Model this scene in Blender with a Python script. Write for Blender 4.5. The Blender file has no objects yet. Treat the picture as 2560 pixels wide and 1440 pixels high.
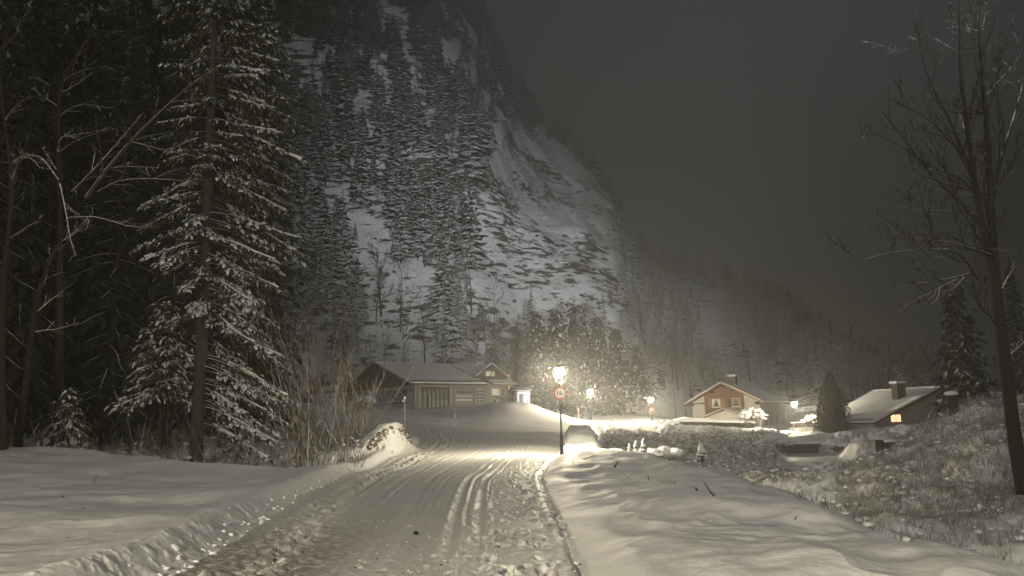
import bpy, math, random
import numpy as np
from mathutils import Vector, Matrix

# ------------------------------------------------------------------ camera
S = bpy.context.scene
C = S.collection
F = 1850.0
CAMZ = 1.7
PITCH = math.radians(10.11)
ROLL = math.radians(-1.2)
cam_d = bpy.data.cameras.new('camera'); cam = bpy.data.objects.new('camera', cam_d); C.objects.link(cam)
cam_d.sensor_width = 36; cam_d.lens = F / 2560 * 36; cam_d.clip_end = 5000; cam_d.clip_start = 0.05
MC = Matrix.Rotation(math.pi / 2 + PITCH, 3, 'X') @ Matrix.Rotation(ROLL, 3, 'Z')
cam.matrix_world = Matrix.Translation((0, 0, CAMZ)) @ MC.to_4x4()
S.camera = cam

# ------------------------------------------------------------------ night sky, dim cloud glow, exposure
W = bpy.data.worlds.new('World'); S.world = W; W.use_nodes = True
nt = W.node_tree; nt.nodes.clear()
wo = nt.nodes.new('ShaderNodeOutputWorld'); bg = nt.nodes.new('ShaderNodeBackground')
tc = nt.nodes.new('ShaderNodeTexCoord'); sx = nt.nodes.new('ShaderNodeSeparateXYZ')
rp = nt.nodes.new('ShaderNodeValToRGB')
rp.color_ramp.elements[0].position = 0.0; rp.color_ramp.elements[0].color = (0.050, 0.051, 0.047, 1)
rp.color_ramp.elements[1].position = 0.8; rp.color_ramp.elements[1].color = (0.011, 0.0117, 0.0108, 1)
e = rp.color_ramp.elements.new(0.3); e.color = (0.032, 0.0335, 0.031, 1)
nt.links.new(tc.outputs['Generated'], sx.inputs[0]); nt.links.new(sx.outputs['Z'], rp.inputs[0])
cn = nt.nodes.new('ShaderNodeTexNoise'); cn.inputs['Scale'].default_value = 2.2; cn.inputs['Detail'].default_value = 5; nt.links.new(tc.outputs['Generated'], cn.inputs['Vector'])
cm_ = nt.nodes.new('ShaderNodeMapRange'); cm_.inputs['To Min'].default_value = 0.72; cm_.inputs['To Max'].default_value = 1.28; nt.links.new(cn.outputs['Fac'], cm_.inputs['Value'])
vm = nt.nodes.new('ShaderNodeVectorMath'); vm.operation = 'SCALE'; nt.links.new(rp.outputs[0], vm.inputs[0]); nt.links.new(cm_.outputs[0], vm.inputs['Scale'])
nt.links.new(vm.outputs[0], bg.inputs[0]); bg.inputs[1].default_value = 1.1
nt.links.new(bg.outputs[0], wo.inputs[0])
sd = bpy.data.lights.new('cloud_glow', 'SUN'); sd.energy = 0.45; sd.angle = math.radians(25); sd.color = (0.92, 0.97, 1.0)
so = bpy.data.objects.new('cloud_glow', sd); C.objects.link(so)
so.rotation_euler = Vector((-0.12, -0.85, 0.50)).to_track_quat('Z', 'Y').to_euler()
S.view_settings.view_transform = 'Standard'; S.view_settings.look = 'None'
S.view_settings.gamma = 1; S.view_settings.exposure = 0.0; S.view_settings.use_curve_mapping = False

LAMP_L = 1900.0      # radiance of the lantern glass
WARM = (1.0, 0.86, 0.61)

def P(px, py, Y):
    d = MC @ Vector(((px - 1280) / F, (720 - py) / F, -1))
    t = Y / d.y
    return Vector((d.x * t, Y, CAMZ + d.z * t))
MCI = MC.transposed()
MCn = np.array([[MC[i][j] for j in range(3)] for i in range(3)])
def proj(x, y, z):
    v = np.stack([x, y, z - CAMZ], -1) @ MCn
    return 1280 + F * v[..., 0] / -v[..., 2], 720 - F * v[..., 1] / -v[..., 2]

# ------------------------------------------------------------------ tagging and building
def tag(o, label=None, cat=None, group=None, kind=None):
    if label: o['label'] = label
    if cat: o['category'] = cat
    if group: o['group'] = group
    if kind: o['kind'] = kind
    return o
def empty(name, loc, rz=0, label=None, cat=None, group=None):
    o = bpy.data.objects.new(name, None); C.objects.link(o)
    o.location = loc; o.rotation_euler = (0, 0, rz); o.empty_display_size = 0.3
    return tag(o, label, cat, group)
KIDS = {}
def link(name, me, parent=None):
    o = bpy.data.objects.new(name, me); C.objects.link(o)
    if parent: o.parent = parent; KIDS.setdefault(parent.name, []).append(o)
    return o
def copy_tree(o, parent=None):
    c = o.copy(); C.objects.link(c)
    if parent: c.parent = parent
    for ch in KIDS.get(o.name, []):
        copy_tree(ch, c)
    return c

class MB:
    def __init__(s): s.v = []; s.f = []; s.m = []
    def add(s, vs, fs, m=0):
        n = len(s.v); s.v.extend([tuple(p) for p in vs])
        for f in fs: s.f.append([i + n for i in f]); s.m.append(m)
    def box(s, x0, y0, z0, x1, y1, z1, m=0):
        s.add([(x0,y0,z0),(x1,y0,z0),(x1,y1,z0),(x0,y1,z0),(x0,y0,z1),(x1,y0,z1),(x1,y1,z1),(x0,y1,z1)],
              [(0,3,2,1),(4,5,6,7),(0,1,5,4),(1,2,6,5),(2,3,7,6),(3,0,4,7)], m)
    def prism(s, poly, d, m=0):           # poly of 3D points extruded by vector d
        n = len(poly); a = [Vector(p) for p in poly]; b = [p + Vector(d) for p in a]
        s.add(a + b, [list(range(n))[::-1], list(range(n, 2 * n))] + [(i, (i+1) % n, n + (i+1) % n, n + i) for i in range(n)], m)
    def tube(s, pts, rad, sides=5, m=0, cap=True):
        pts = [Vector(p) for p in pts]; n = len(pts)
        if not hasattr(rad, '__len__'): rad = [rad] * n
        vs = []; prev = None
        for i, p in enumerate(pts):
            t = (pts[min(i+1, n-1)] - pts[max(i-1, 0)])
            if t.length < 1e-9: t = Vector((0, 0, 1))
            t.normalize()
            if prev is None:
                a = t.cross(Vector((0, 0, 1)))
                if a.length < 0.1: a = t.cross(Vector((1, 0, 0)))
            else: a = prev - t * prev.dot(t)
            if a.length < 1e-6: a = t.orthogonal()
            a.normalize(); b = t.cross(a); prev = a
            for k in range(sides):
                w = 2 * math.pi * k / sides
                vs.append(p + (a * math.cos(w) + b * math.sin(w)) * rad[i])
        fs = []
        for i in range(n - 1):
            for k in range(sides):
                k2 = (k + 1) % sides
                fs.append((i*sides+k, i*sides+k2, (i+1)*sides+k2, (i+1)*sides+k))
        if cap: fs.append(list(range(sides))[::-1]); fs.append([(n-1)*sides+k for k in range(sides)])
        s.add(vs, fs, m)
    def lathe(s, c, prof, sides=16, m=0):
        c = Vector(c); vs = []
        for (r, z) in prof:
            for k in range(sides):
                w = 2 * math.pi * k / sides
                vs.append(c + Vector((r * math.cos(w), r * math.sin(w), z)))
        fs = []
        for i in range(len(prof) - 1):
            for k in range(sides):
                k2 = (k + 1) % sides
                fs.append((i*sides+k, i*sides+k2, (i+1)*sides+k2, (i+1)*sides+k))
        fs.append(list(range(sides))[::-1]); fs.append([(len(prof)-1)*sides+k for k in range(sides)])
        s.add(vs, fs, m)
    def blob(s, c, sx, sy, sz, rng, rot=None, m=0, jit=0.2, lv=1):
        c = Vector(c); vs = []; fs = []
        nu, nv = (7, 5) if lv == 1 else (5, 3) if lv == 0 else (12, 8)
        R = rot if rot is not None else Matrix.Identity(3)
        vs.append(c + R @ Vector((0, 0, -sz)))
        for j in range(1, nv):
            th = -math.pi/2 + math.pi * j / nv
            for k in range(nu):
                w = 2 * math.pi * (k + 0.5 * (j % 2)) / nu; q = 1 + rng.uniform(-jit, jit)
                vs.append(c + R @ Vector((sx*math.cos(th)*math.cos(w)*q, sy*math.cos(th)*math.sin(w)*q, sz*math.sin(th)*q)))
        vs.append(c + R @ Vector((0, 0, sz)))
        for k in range(nu):
            fs.append((0, 1 + (k+1) % nu, 1 + k))
            L = len(vs) - 1; b = 1 + (nv-2)*nu
            fs.append((L, b + k, b + (k+1) % nu))
        for j in range(nv - 2):
            for k in range(nu):
                a = 1 + j*nu; k2 = (k+1) % nu
                fs.append((a+k, a+k2, a+nu+k2, a+nu+k))
        s.add(vs, fs, m)
    def mesh(s, name, mats, smooth=False):
        me = bpy.data.meshes.new(name); me.from_pydata(s.v, [], s.f)
        for m in (mats if isinstance(mats, (list, tuple)) else [mats]): me.materials.append(m)
        if any(s.m): me.polygons.foreach_set('material_index', s.m)
        if smooth: me.polygons.foreach_set('use_smooth', [True] * len(s.f))
        me.update(); return me
    def build(s, name, mats, parent=None, smooth=False):
        return link(name, s.mesh(name, mats, smooth), parent)

# ------------------------------------------------------------------ materials
def nodes(name):
    m = bpy.data.materials.new(name); m.use_nodes = True
    t = m.node_tree; b = t.nodes['Principled BSDF']
    b.inputs['Specular IOR Level'].default_value = 0.25
    return m, t, b
def noise_node(t, scale, detail=4, rough=0.55, coord='Object', vec=None):
    n = t.nodes.new('ShaderNodeTexNoise'); n.inputs['Scale'].default_value = scale
    n.inputs['Detail'].default_value = detail; n.inputs['Roughness'].default_value = rough
    c = t.nodes.new('ShaderNodeTexCoord'); src = c.outputs[coord]
    if vec:
        mp = t.nodes.new('ShaderNodeMapping'); mp.inputs['Scale'].default_value = vec
        t.links.new(src, mp.inputs[0]); src = mp.outputs[0]
    t.links.new(src, n.inputs['Vector']); return n
def math_node(t, op, a, b=None, clamp=False):
    n = t.nodes.new('ShaderNodeMath'); n.operation = op; n.use_clamp = clamp
    for i, v in enumerate((a, b)):
        if v is None: continue
        if isinstance(v, (int, float)): n.inputs[i].default_value = v
        else: t.links.new(v, n.inputs[i])
    return n.outputs[0]
def mixc(t, f, a, b):
    n = t.nodes.new('ShaderNodeMix'); n.data_type = 'RGBA'
    if isinstance(f, (int, float)): n.inputs[0].default_value = f
    else: t.links.new(f, n.inputs[0])
    for i, v in ((6, a), (7, b)):
        if isinstance(v, tuple): n.inputs[i].default_value = v if len(v) == 4 else (*v, 1)
        else: t.links.new(v, n.inputs[i])
    return n.outputs[2]
def bump(t, b, h, strength, dist):
    n = t.nodes.new('ShaderNodeBump'); n.inputs['Strength'].default_value = strength; n.inputs['Distance'].default_value = dist
    t.links.new(h, n.inputs['Height']); t.links.new(n.outputs[0], b.inputs['Normal']); return n
def ramp(t, f, a, b):
    n = t.nodes.new('ShaderNodeMapRange'); n.interpolation_type = 'SMOOTHSTEP'
    n.inputs['From Min'].default_value = a; n.inputs['From Max'].default_value = b
    t.links.new(f, n.inputs['Value']); return n.outputs[0]

def m_plain(name, col, rough=0.8, var=0.25, scale=3.0, bs=0.0, bd=0.02, metal=0, vec=None):
    m, t, b = nodes(name)
    n = noise_node(t, scale, 5, vec=vec)
    c2 = tuple(min(1, c * (1 - var)) for c in col); c1 = tuple(min(1, c * (1 + var)) for c in col)
    t.links.new(mixc(t, n.outputs['Fac'], c2, c1), b.inputs['Base Color'])
    b.inputs['Roughness'].default_value = rough; b.inputs['Metallic'].default_value = metal
    if bs: bump(t, b, n.outputs['Fac'], bs, bd)
    return m
SNOWC = (0.80, 0.81, 0.82)
def m_snow(name, grain=0.5, col=SNOWC):
    m, t, b = nodes(name)
    n1 = noise_node(t, 28.0, 3); n2 = noise_node(t, 3.0, 4)
    h = math_node(t, 'ADD', math_node(t, 'MULTIPLY', n1.outputs['Fac'], 0.022), math_node(t, 'MULTIPLY', n2.outputs['Fac'], 0.06))
    bump(t, b, h, grain, 1.0)
    t.links.new(mixc(t, n2.outputs['Fac'], tuple(c * 0.93 for c in col), col), b.inputs['Base Color'])
    b.inputs['Roughness'].default_value = 0.65
    return m
def m_snowy(name, base, thr=0.45, w=0.15, k=0.6, scale=6.0, base2=None, rough=0.9, coord='Object', snow=SNOWC, bs=0.0):
    """a base material with snow lying where the surface faces up, broken by noise"""
    m, t, b = nodes(name)
    g = t.nodes.new('ShaderNodeNewGeometry'); s = t.nodes.new('ShaderNodeSeparateXYZ'); t.links.new(g.outputs['Normal'], s.inputs[0])
    n = noise_node(t, scale, 4, coord=coord)
    a = math_node(t, 'ADD', s.outputs['Z'], math_node(t, 'MULTIPLY', math_node(t, 'SUBTRACT', n.outputs['Fac'], 0.5), k * 2))
    f = ramp(t, a, thr - w, thr + w)
    n2 = noise_node(t, scale * 1.7, 3, coord=coord)
    bc = mixc(t, n2.outputs['Fac'], base, base2 or tuple(c * 1.7 for c in base))
    t.links.new(mixc(t, f, bc, snow), b.inputs['Base Color'])
    b.inputs['Roughness'].default_value = rough
    if bs: bump(t, b, n2.outputs['Fac'], bs, 0.05)
    return m
def m_emit(name, col, s):
    m = bpy.data.materials.new(name); m.use_nodes = True; t = m.node_tree; t.nodes.clear()
    o = t.nodes.new('ShaderNodeOutputMaterial'); e = t.nodes.new('ShaderNodeEmission')
    e.inputs[0].default_value = (*col, 1); e.inputs[1].default_value = s; t.links.new(e.outputs[0], o.inputs[0]); return m

M = {}
M['snow'] = m_snow('snow')
M['snow_smooth'] = m_snow('snow_smooth', 0.25)
M['needle'] = m_snowy('needle', (0.020, 0.024, 0.012), thr=0.80, w=0.12, k=0.5, scale=5, base2=(0.055, 0.060, 0.028))
M['needle_far'] = m_snowy('needle_far', (0.022, 0.026, 0.02), thr=0.66, w=0.15, k=0.85, scale=2.2, base2=(0.045, 0.05, 0.036), snow=(0.7, 0.72, 0.73))
M['needle_mid'] = m_snowy('needle_mid', (0.020, 0.023, 0.016), thr=0.86, w=0.15, k=0.7, scale=1.4, base2=(0.045, 0.045, 0.03), snow=(0.6, 0.6, 0.6))
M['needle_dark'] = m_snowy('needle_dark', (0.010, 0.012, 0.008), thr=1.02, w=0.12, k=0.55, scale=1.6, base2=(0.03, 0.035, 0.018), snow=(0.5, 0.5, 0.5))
M['bark'] = m_plain('bark', (0.06, 0.047, 0.038), 0.95, 0.45, 9, 0.8, 0.03, vec=(1, 1, 0.35))
M['bark_dark'] = m_snowy('bark_dark', (0.018, 0.014, 0.011), thr=0.58, w=0.12, k=0.45, scale=4, base2=(0.04, 0.03, 0.022))
M['twig'] = m_snowy('twig', (0.06, 0.043, 0.03), thr=0.55, w=0.15, k=0.4, scale=5, base2=(0.12, 0.09, 0.06))
M['twig_snowy'] = m_snowy('twig_snowy', (0.07, 0.06, 0.05), thr=0.22, w=0.15, k=0.45, scale=3, base2=(0.12, 0.10, 0.08))
M['twig_far'] = m_snowy('twig_far', (0.05, 0.045, 0.04), thr=0.30, w=0.2, k=0.5, scale=1.5, base2=(0.10, 0.085, 0.07), snow=(0.62, 0.62, 0.62))
M['metal_dark'] = m_plain('metal_dark', (0.03, 0.032, 0.034), 0.45, 0.2, 12, metal=0.6)
M['metal_grey'] = m_plain('metal_grey', (0.20, 0.20, 0.20), 0.5, 0.2, 12, metal=0.6)
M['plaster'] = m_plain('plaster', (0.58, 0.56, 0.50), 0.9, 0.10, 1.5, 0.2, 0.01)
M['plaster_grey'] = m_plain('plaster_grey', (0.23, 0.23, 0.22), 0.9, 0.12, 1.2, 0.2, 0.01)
M['wood_red'] = m_plain('wood_red', (0.17, 0.085, 0.05), 0.8, 0.3, 5, 0.3, 0.01, vec=(1, 1, 0.1))
M['wood_dark'] = m_plain('wood_dark', (0.055, 0.036, 0.026), 0.85, 0.35, 5, 0.3, 0.01, vec=(6, 6, 0.4))
M['wood_pale'] = m_plain('wood_pale', (0.30, 0.17, 0.085), 0.8, 0.3, 5, 0.3, 0.01)
M['glass_dark'] = m_plain('glass_dark', (0.03, 0.035, 0.04), 0.38, 0.2, 2)
M['glass_dark'].node_tree.nodes['Principled BSDF'].inputs['Specular IOR Level'].default_value = 0.35
M['curtain'] = m_plain('curtain', (0.75, 0.72, 0.65), 0.9, 0.15, 6, vec=(6, 6, 0.5))
M['white'] = m_plain('white', (0.75, 0.75, 0.72), 0.6, 0.06, 3)
M['red'] = m_plain('red', (0.50, 0.03, 0.02), 0.5, 0.1, 3)
M['black'] = m_plain('black', (0.012, 0.012, 0.012), 0.6, 0.1, 3)
M['sign_grey'] = m_plain('sign_grey', (0.03, 0.03, 0.03), 0.7, 0.1, 3)
M['concrete'] = m_plain('concrete', (0.20, 0.19, 0.17), 0.9, 0.3, 2.5, 0.5, 0.03)
M['concrete_dark'] = m_plain('concrete_dark', (0.07, 0.065, 0.055), 0.9, 0.35, 2.5, 0.5, 0.03)
M['stone'] = m_snowy('stone', (0.075, 0.053, 0.037), thr=0.50, w=0.1, k=0.5, scale=6, base2=(0.17, 0.12, 0.085), bs=0.8)
M['grass_dry'] = m_snowy('grass_dry', (0.11, 0.085, 0.05), thr=0.75, w=0.2, k=0.5, scale=8, base2=(0.2, 0.155, 0.09))
M['brush'] = m_snowy('brush', (0.05, 0.042, 0.03), thr=0.35, w=0.2, k=0.5, scale=3, base2=(0.11, 0.09, 0.065))
M['frost'] = m_snowy('frost', (0.10, 0.085, 0.065), thr=0.05, w=0.4, k=0.9, scale=3, base2=(0.15, 0.12, 0.09), snow=(.42, .42, .42))
M['thuja'] = m_snowy('thuja', (0.022, 0.028, 0.013), thr=1.05, w=0.1, k=0.5, scale=2, base2=(0.05, 0.05, 0.022))
M['lamp_glass'] = m_emit('lamp_glass', WARM, LAMP_L)
M['win_warm'] = m_emit('win_warm', (1.0, 0.66, 0.36), 1.5)
M['win_orange'] = m_emit('win_orange', (1.0, 0.50, 0.24), 0.9)
M['flood_glass'] = m_emit('flood_glass', (0.72, 0.88, 1.0), 160.0)

# ------------------------------------------------------------------ numpy noise
def _h(ix, iy, sd):
    n = (ix.astype(np.int64) * 374761393 + iy.astype(np.int64) * 668265263 + sd * 1442695041) & 0x7fffffff
    n = ((n ^ (n >> 13)) * 1274126177) & 0x7fffffff
    return ((n ^ (n >> 16)) & 0xffff) / 65535.0
def vn(x, y, sd=0):
    ix = np.floor(x); iy = np.floor(y); fx = x - ix; fy = y - iy
    fx = fx*fx*fx*(fx*(fx*6-15)+10); fy = fy*fy*fy*(fy*(fy*6-15)+10)
    a = _h(ix, iy, sd); b = _h(ix+1, iy, sd); c = _h(ix, iy+1, sd); d = _h(ix+1, iy+1, sd)
    return (a + (b-a)*fx) * (1-fy) + (c + (d-c)*fx) * fy - 0.5
def fbm(x, y, o=4, sd=0, g=0.5):
    r = 0; a = 1.0
    for i in range(o):
        ca, sa = math.cos(0.7*i+0.3), math.sin(0.7*i+0.3)
        r = r + a * vn((x*ca - y*sa) * 2**i, (x*sa + y*ca) * 2**i, sd + i*17); a *= g
    return r
def ss(a, b, x):
    t = np.clip((x - a) / (b - a), 0, 1); return t*t*(3-2*t)

# ------------------------------------------------------------------ terrain
XL = ([-20, 0, 8.6, 10.8, 16, 26, 34, 40, 50, 60, 75], [-3.6, -3.7, -3.9, -4.1, -4.8, -5.6, -6.0, -6.1, -6.4, -7.5, -11])
XR = ([-20, 0, 8.6, 22, 28, 36, 60, 75], [0.7, 0.7, 0.7, 0.65, 1.2, 2.2, 3.9, 4.8])
def smooth_interp(t, tab):
    return (np.interp(t - 2, *tab) + np.interp(t - 1, *tab) + np.interp(t, *tab) + np.interp(t + 1, *tab) + np.interp(t + 2, *tab)) / 5
def xl(y): return smooth_interp(y, XL)
def xr(y): return smooth_interp(y, XR)

CP = []
for y, z in ((-30, 0), (-12, 0), (0, 0), (8, 0), (16, 0), (26, 0), (36, 0), (46, 0.05)):
    CP += [(float(xl(np.array([y]))[0]) - 0.2, y, z + 0.03), (float(xr(np.array([y]))[0]) + .1, y, z), (-1.6, y, z)]
CP += [(-6, 56, .25), (0, 56, .22), (3.4, 56, .22), (-8, 68, .6), (0, 68, .55), (6, 68, .5), (0, 78, .8), (10, 80, .72), (20, 86, .55), (24, 92, .35), (32, 94, -.1), (45, 104, -.9)]
# left field
CP += [(-8, 2, .15), (-8, 9, .1), (-16, 8, .25), (-30, 10, .6), (-7.5, 18, .08), (-13, 18, .3), (-22, 18, .75), (-8.5, 25, .12), (-12, 25, .35), (-17, 25.5, .75),
       (-24, 26, 1.05), (-34, 26, 1.3), (-9.5, 31, -.35), (-14, 31, -.2), (-21, 31, .3), (-32, 31, .6), (-12, 40, -.2), (-22, 42, .5), (-36, 42, 1.4),
       (-14, 55, .6), (-24, 60, 1.6), (-42, 60, 3), (-20, 80, 3), (-40, 90, 6), (-9, 46, .3)]
def cpx(*l):
    for (a, b, y) in l: p = P(a, b, y); CP.append((p.x, p.y, p.z))
# yard and snow mound before the garage, side road
cpx((960, 1040, 84), (1000, 1052, 74), (1060, 1052, 80), (1130, 1040, 88), (1040, 1033, 96), (1130, 1024, 97), (1190, 1020, 100), (1200, 1040, 84), (1190, 1059, 78), (1240, 1014, 89),
    (1290, 1003, 91), (1330, 1006, 92), (1370, 1030, 92), (1300, 1030, 84), (1250, 1052, 80), (1330, 1055, 82), (1400, 1052, 95), (1280, 1003, 104), (1200, 1010, 116),
    (1480, 1052, 110), (1560, 1040, 118), (1660, 1048, 112), (1700, 1050, 118), (900, 1010, 110), (1500, 1020, 140), (1300, 990, 140), (1100, 980, 140))
# chalet ground and right back
cpx((1720, 1068, 106), (1800, 1072, 104), (1900, 1080, 102), (1990, 1080, 105), (2080, 1088, 92), (2200, 1082, 86), (2300, 1075, 84), (2400, 1040, 80), (2560, 1030, 70), (1850, 1050, 140), (2300, 1030, 140))
# right bank
CP += [(2, 2, .1), (5, 2, .05), (1.8, 8, .08), (4.6, 7, .02), (1.8, 14, .1), (4.7, 13, .08), (2, 20, .14), (4.8, 19, .14), (2.4, 26, .16), (5.2, 26, .14), (3.4, 32, .18), (5.8, 31, .16), (5, 37, -.1), (7, 36.5, -.4)]
CP += [(7.2, 5, -.05), (7.4, 10, -.05), (7.7, 16, -.1), (8.0, 22, -.3), (8.5, 28, -1.2), (9.2, 34, -1.8), (7.5, 44, -2.0), (9, 52, -2.0), (10, 58, -1.6), (11, 66, -.8),
       (10.5, 5, .25), (10.5, 10, .35), (11.5, 16, .3), (12, 22, 0), (14, 30, -1.6), (15, 38, -2.0), (14, 46, -2.2), (18, 56, -1.8), (22, 66, -.8), (30, 84, -.4)]
cpx((1500, 1080, 79), (1600, 1082, 80), (1700, 1084, 80), (1850, 1086, 80), (1600, 1112, 68), (1750, 1118, 68), (1850, 1122, 66), (2000, 1136, 68), (2060, 1136, 68), (2060, 1160, 57), (2160, 1175, 50), (2050, 1190, 46), (1900, 1190, 44), (1930, 1105, 72), (2150, 1080, 76), (2060, 1085, 76), (2130, 1105, 64), (2210, 1142, 48),
    (2300, 1150, 38), (2220, 1215, 34), (2280, 1112, 50), (2380, 1022, 46), (2330, 1072, 47), (2240, 1100, 60), (2450, 1035, 42), (2500, 1080, 36), (2560, 1110, 32), (2400, 1180, 30), (2560, 1200, 24), (2400, 1260, 22), (2560, 1300, 17), (2560, 1390, 12.5), (2800, 1250, 16))
CP = np.array(CP)
_k = lambda d2: np.sqrt(d2 + 4.0)
_A = _k(((CP[:, None, :2] - CP[None, :, :2])**2).sum(-1)); n = len(CP)
_Pm = np.c_[np.ones(n), CP[:, :2] / 50]
_B = np.zeros((n+3, n+3)); _B[:n, :n] = _A + np.eye(n) * (-0.35); _B[:n, n:] = _Pm; _B[n:, :n] = _Pm.T
_w = np.linalg.solve(_B, np.r_[CP[:, 2], 0, 0, 0])
def macro(x, y):
    r = _w[n] + _w[n+1] * x/50 + _w[n+2] * y/50
    for i in range(n): r = r + _w[i] * np.sqrt((x-CP[i, 0])**2 + (y-CP[i, 1])**2 + 4.0)
    d = np.sqrt(x*x + y*y)
    f = np.maximum(ss(125, 165, d), ss(-5, -30, y)); f = np.maximum(f, ss(45, 75, np.abs(x)) * (1 - ss(70, 100, y)))
    return r * (1-f) + f * np.where(y < 60, 0.3, 2.0)

RNG = random.Random(5)
PRINTS = []
for k in range(210):
    y = 7.2 + (RNG.random()**1.5) * 27
    e_ = float(xr(np.array([y]))[0])
    x = e_ - abs(RNG.gauss(0.55, 0.33)) - 0.1
    PRINTS.append((x, y, RNG.uniform(.055, .085), RNG.uniform(.12, .19), RNG.gauss(0.05, .5), RNG.uniform(.018, .045)))
for k in range(70):       # walkers' prints in the middle of the lane
    y = 7.5 + k * 0.33; x = -1.0 + 0.18 * (-1)**k + 0.01 * y + RNG.gauss(0, .05)
    PRINTS.append((x, y, .05, .13, RNG.gauss(0, .3), .016))
for k in range(12):       # prints up the snow of the left wall
    PRINTS.append((-9.6 + k * .28 + RNG.gauss(0, .05), 33.6 + k * .5, .12, .18, .5, .10))

def road_mask(x, y):
    return (x > xl(y)) & (x < xr(y)) & (y < 74) & (y > -60) | ((y > 70 + np.abs(x-4)*0.12) & (y < 80 + np.clip((x-4)*.45, 0, 40)) & (x > -6) & (x < 27) & (y > 66 + (x-4)*.42))
STREAM = [(6, 44), (9, 50), (15, 48), (20, 47), (21.6, 54), (24.2, 61.5), (27.7, 71)]
def stream_d(x, y):
    d = np.full(np.shape(x), 99.0)
    for (a, b), (c, e2) in zip(STREAM[:-1], STREAM[1:]):
        t = np.clip(((x-a)*(c-a)+(y-b)*(e2-b))/((c-a)**2+(e2-b)**2), 0, 1)
        d = np.minimum(d, np.hypot(x-a-t*(c-a), y-b-t*(e2-b)))
    return d
def stream_mask(x, y, z):
    return stream_d(x, y) + .8*fbm(x*.6, y*.6, 3, 7) < 1.7
def ground_h(x, y, fine=True):
    z = macro(x, y)
    L = xl(y); R = xr(y)
    fade = 1 - ss(52, 66, y)
    # ploughed rim at the left: steep little bank, then the field
    dl = L - x
    ln = 0.06 * fbm(x*0 + 3, y * 1.4, 3, 5) + 0.10 * vn(y*0.4, y*0, 77)
    z = z + fade * (0.27 * ss(0.0, 0.55, dl + ln) - 0.10 * ss(0.5, 2.5, dl))
    z = z + fade * 0.05 * np.exp(-((dl + ln - .62)/.22)**2) * (1 + 1.0 * vn(x*2, y*1.5, 9))
    # right rim
    dr = x - R
    rn = 0.05 * fbm(x*0 + 9, y*2.0, 3, 15)
    bank_r = (1 - ss(33, 38, y))
    z = z + fade * bank_r * 0.09 * ss(0.0, 0.7, dr + rn*1.6)
    off = np.maximum(ss(0.2, 1.6, dl), ss(0.05, 1.2, dr)) * (1 - ss(40, 70, y) * .5)
    # wind folds on the snow fields
    big = 0.30 * fbm(x * 0.30 + y * .05, y * 0.45, 3, 31) * (1 + .5*(x > 0) * ss(14, 22, y))
    wx = x + .9*vn(x*.5, y*.5, 33); wy = y + .9*vn(x*.45, y*.45, 34)
    fold = 0.10 * (1 - 2.2*np.abs(fbm(wx * 0.62 + wy*.2, wy * .85 - wx * .25, 3, 41)))
    z = z + off * np.where(x < 0, big * .75 + fold * .3, big*.9 + fold * .75)
    # brushy rough ground beyond the bank and in the wood
    rough = np.maximum(ss(6.2, 8.5, x) * ss(4, 9, y), ss(0, 3, y - 27.5) * ss(-7.5, -10, x) * (1-ss(50, 70, y)))
    z = z + rough * (0.42 * fbm(x * .8, y * .8, 4, 61)) * (1 - ss(80, 100, y)*.6)
    z = z + ss(60, 80, y) * 0.25 * fbm(x*.25, y*.25, 3, 66) * (1-road_mask(x, y))
    # drifted humps along the field edge before the wood
    z = z + 0.28 * np.exp(-((y - 26.4 - .5*np.sin(x*.7))/0.8)**2) * ss(-9.5, -13, x) * (0.5 + 1.4*np.maximum(0, vn(x*0.8, y*.3, 71) + .1))
    # snow heaped on the left bridge wall
    ax, ay, bx, by = -8.1, 36.0, -6.75, 44.0
    t = np.clip(((x-ax)*(bx-ax) + (y-ay)*(by-ay)) / ((bx-ax)**2 + (by-ay)**2), -.1, 1.08)
    d = np.hypot(x - (ax + t*(bx-ax)), y - (ay + t*(by-ay)))
    side = (x - (ax + t*(bx-ax)))
    hgt = (0.35 + 1.0 * ss(0, .75, t)) * (1 - ss(.92, 1.08, t)*.6)
    z = z + hgt * np.exp(-(np.maximum(d-.15, 0) / np.where(side < 0, 1.5, .62))**2) 
    xe = 4.75 + .55*vn(y*.35, y*0, 51) + .25*vn(y*1.1, y*0, 52)
    z = z - 1.1 * (.6*np.clip((x - xe)/3.4, 0, 1) + .4*ss(0, 3.6, x - xe)) * ss(5, 8, y) * (1 - ss(27, 35, y))
    # the stream bed cut below the weir
    d = stream_d(x, y)
    z = z - (1 - ss(1.8, 3.4, d)) * np.maximum(z + 1.95, 0)
    if fine:
        inr = ss(-.02, .1, x - L) * ss(-.02, .10, R - x) * (1 - ss(60, 78, y))
        s = (x - L) / (R - L)
        # ruts of wheels
        wob = 0.05 * vn(y*.3, y*0, 3)
        tr = 0
        for f0, wd, dp in ((.055, .10, .025), (.135, .13, .045), (.20, .10, .04), (.33, .09, .020), (.37, .05, .018), (.475, .08, .022), (.56, .05, .012), (.665, .07, .032), (.70, .03, .02), (.745, .07, .034), (.77, .03, .02)):
            dd = (s - f0 - wob*.15 - .02*vn(y*.12, y*0+f0*9, 8)) * (R - L)
            am = 0.7 + 1.1 * vn(y*.5, y*0 + f0*31, 12)
            tr = tr - dp * am * np.exp(-(dd/wd)**2) + dp * 1.1 * am * (np.exp(-((dd-wd*2)/(wd*.6))**2) + np.exp(-((dd+wd*2)/(wd*.6))**2)) * (.6 + 1.6*vn(x*9, y*6, 14))
        z = z + inr * tr
        # crumbled slush band at the left of the lane, nearest the camera worn thin
        band = np.exp(-((s - .15 - .05*ss(20, 8, y))/.085)**2)
        z = z + inr * band * 0.085 * (fbm(x*8, y*6, 3, 81))
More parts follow.
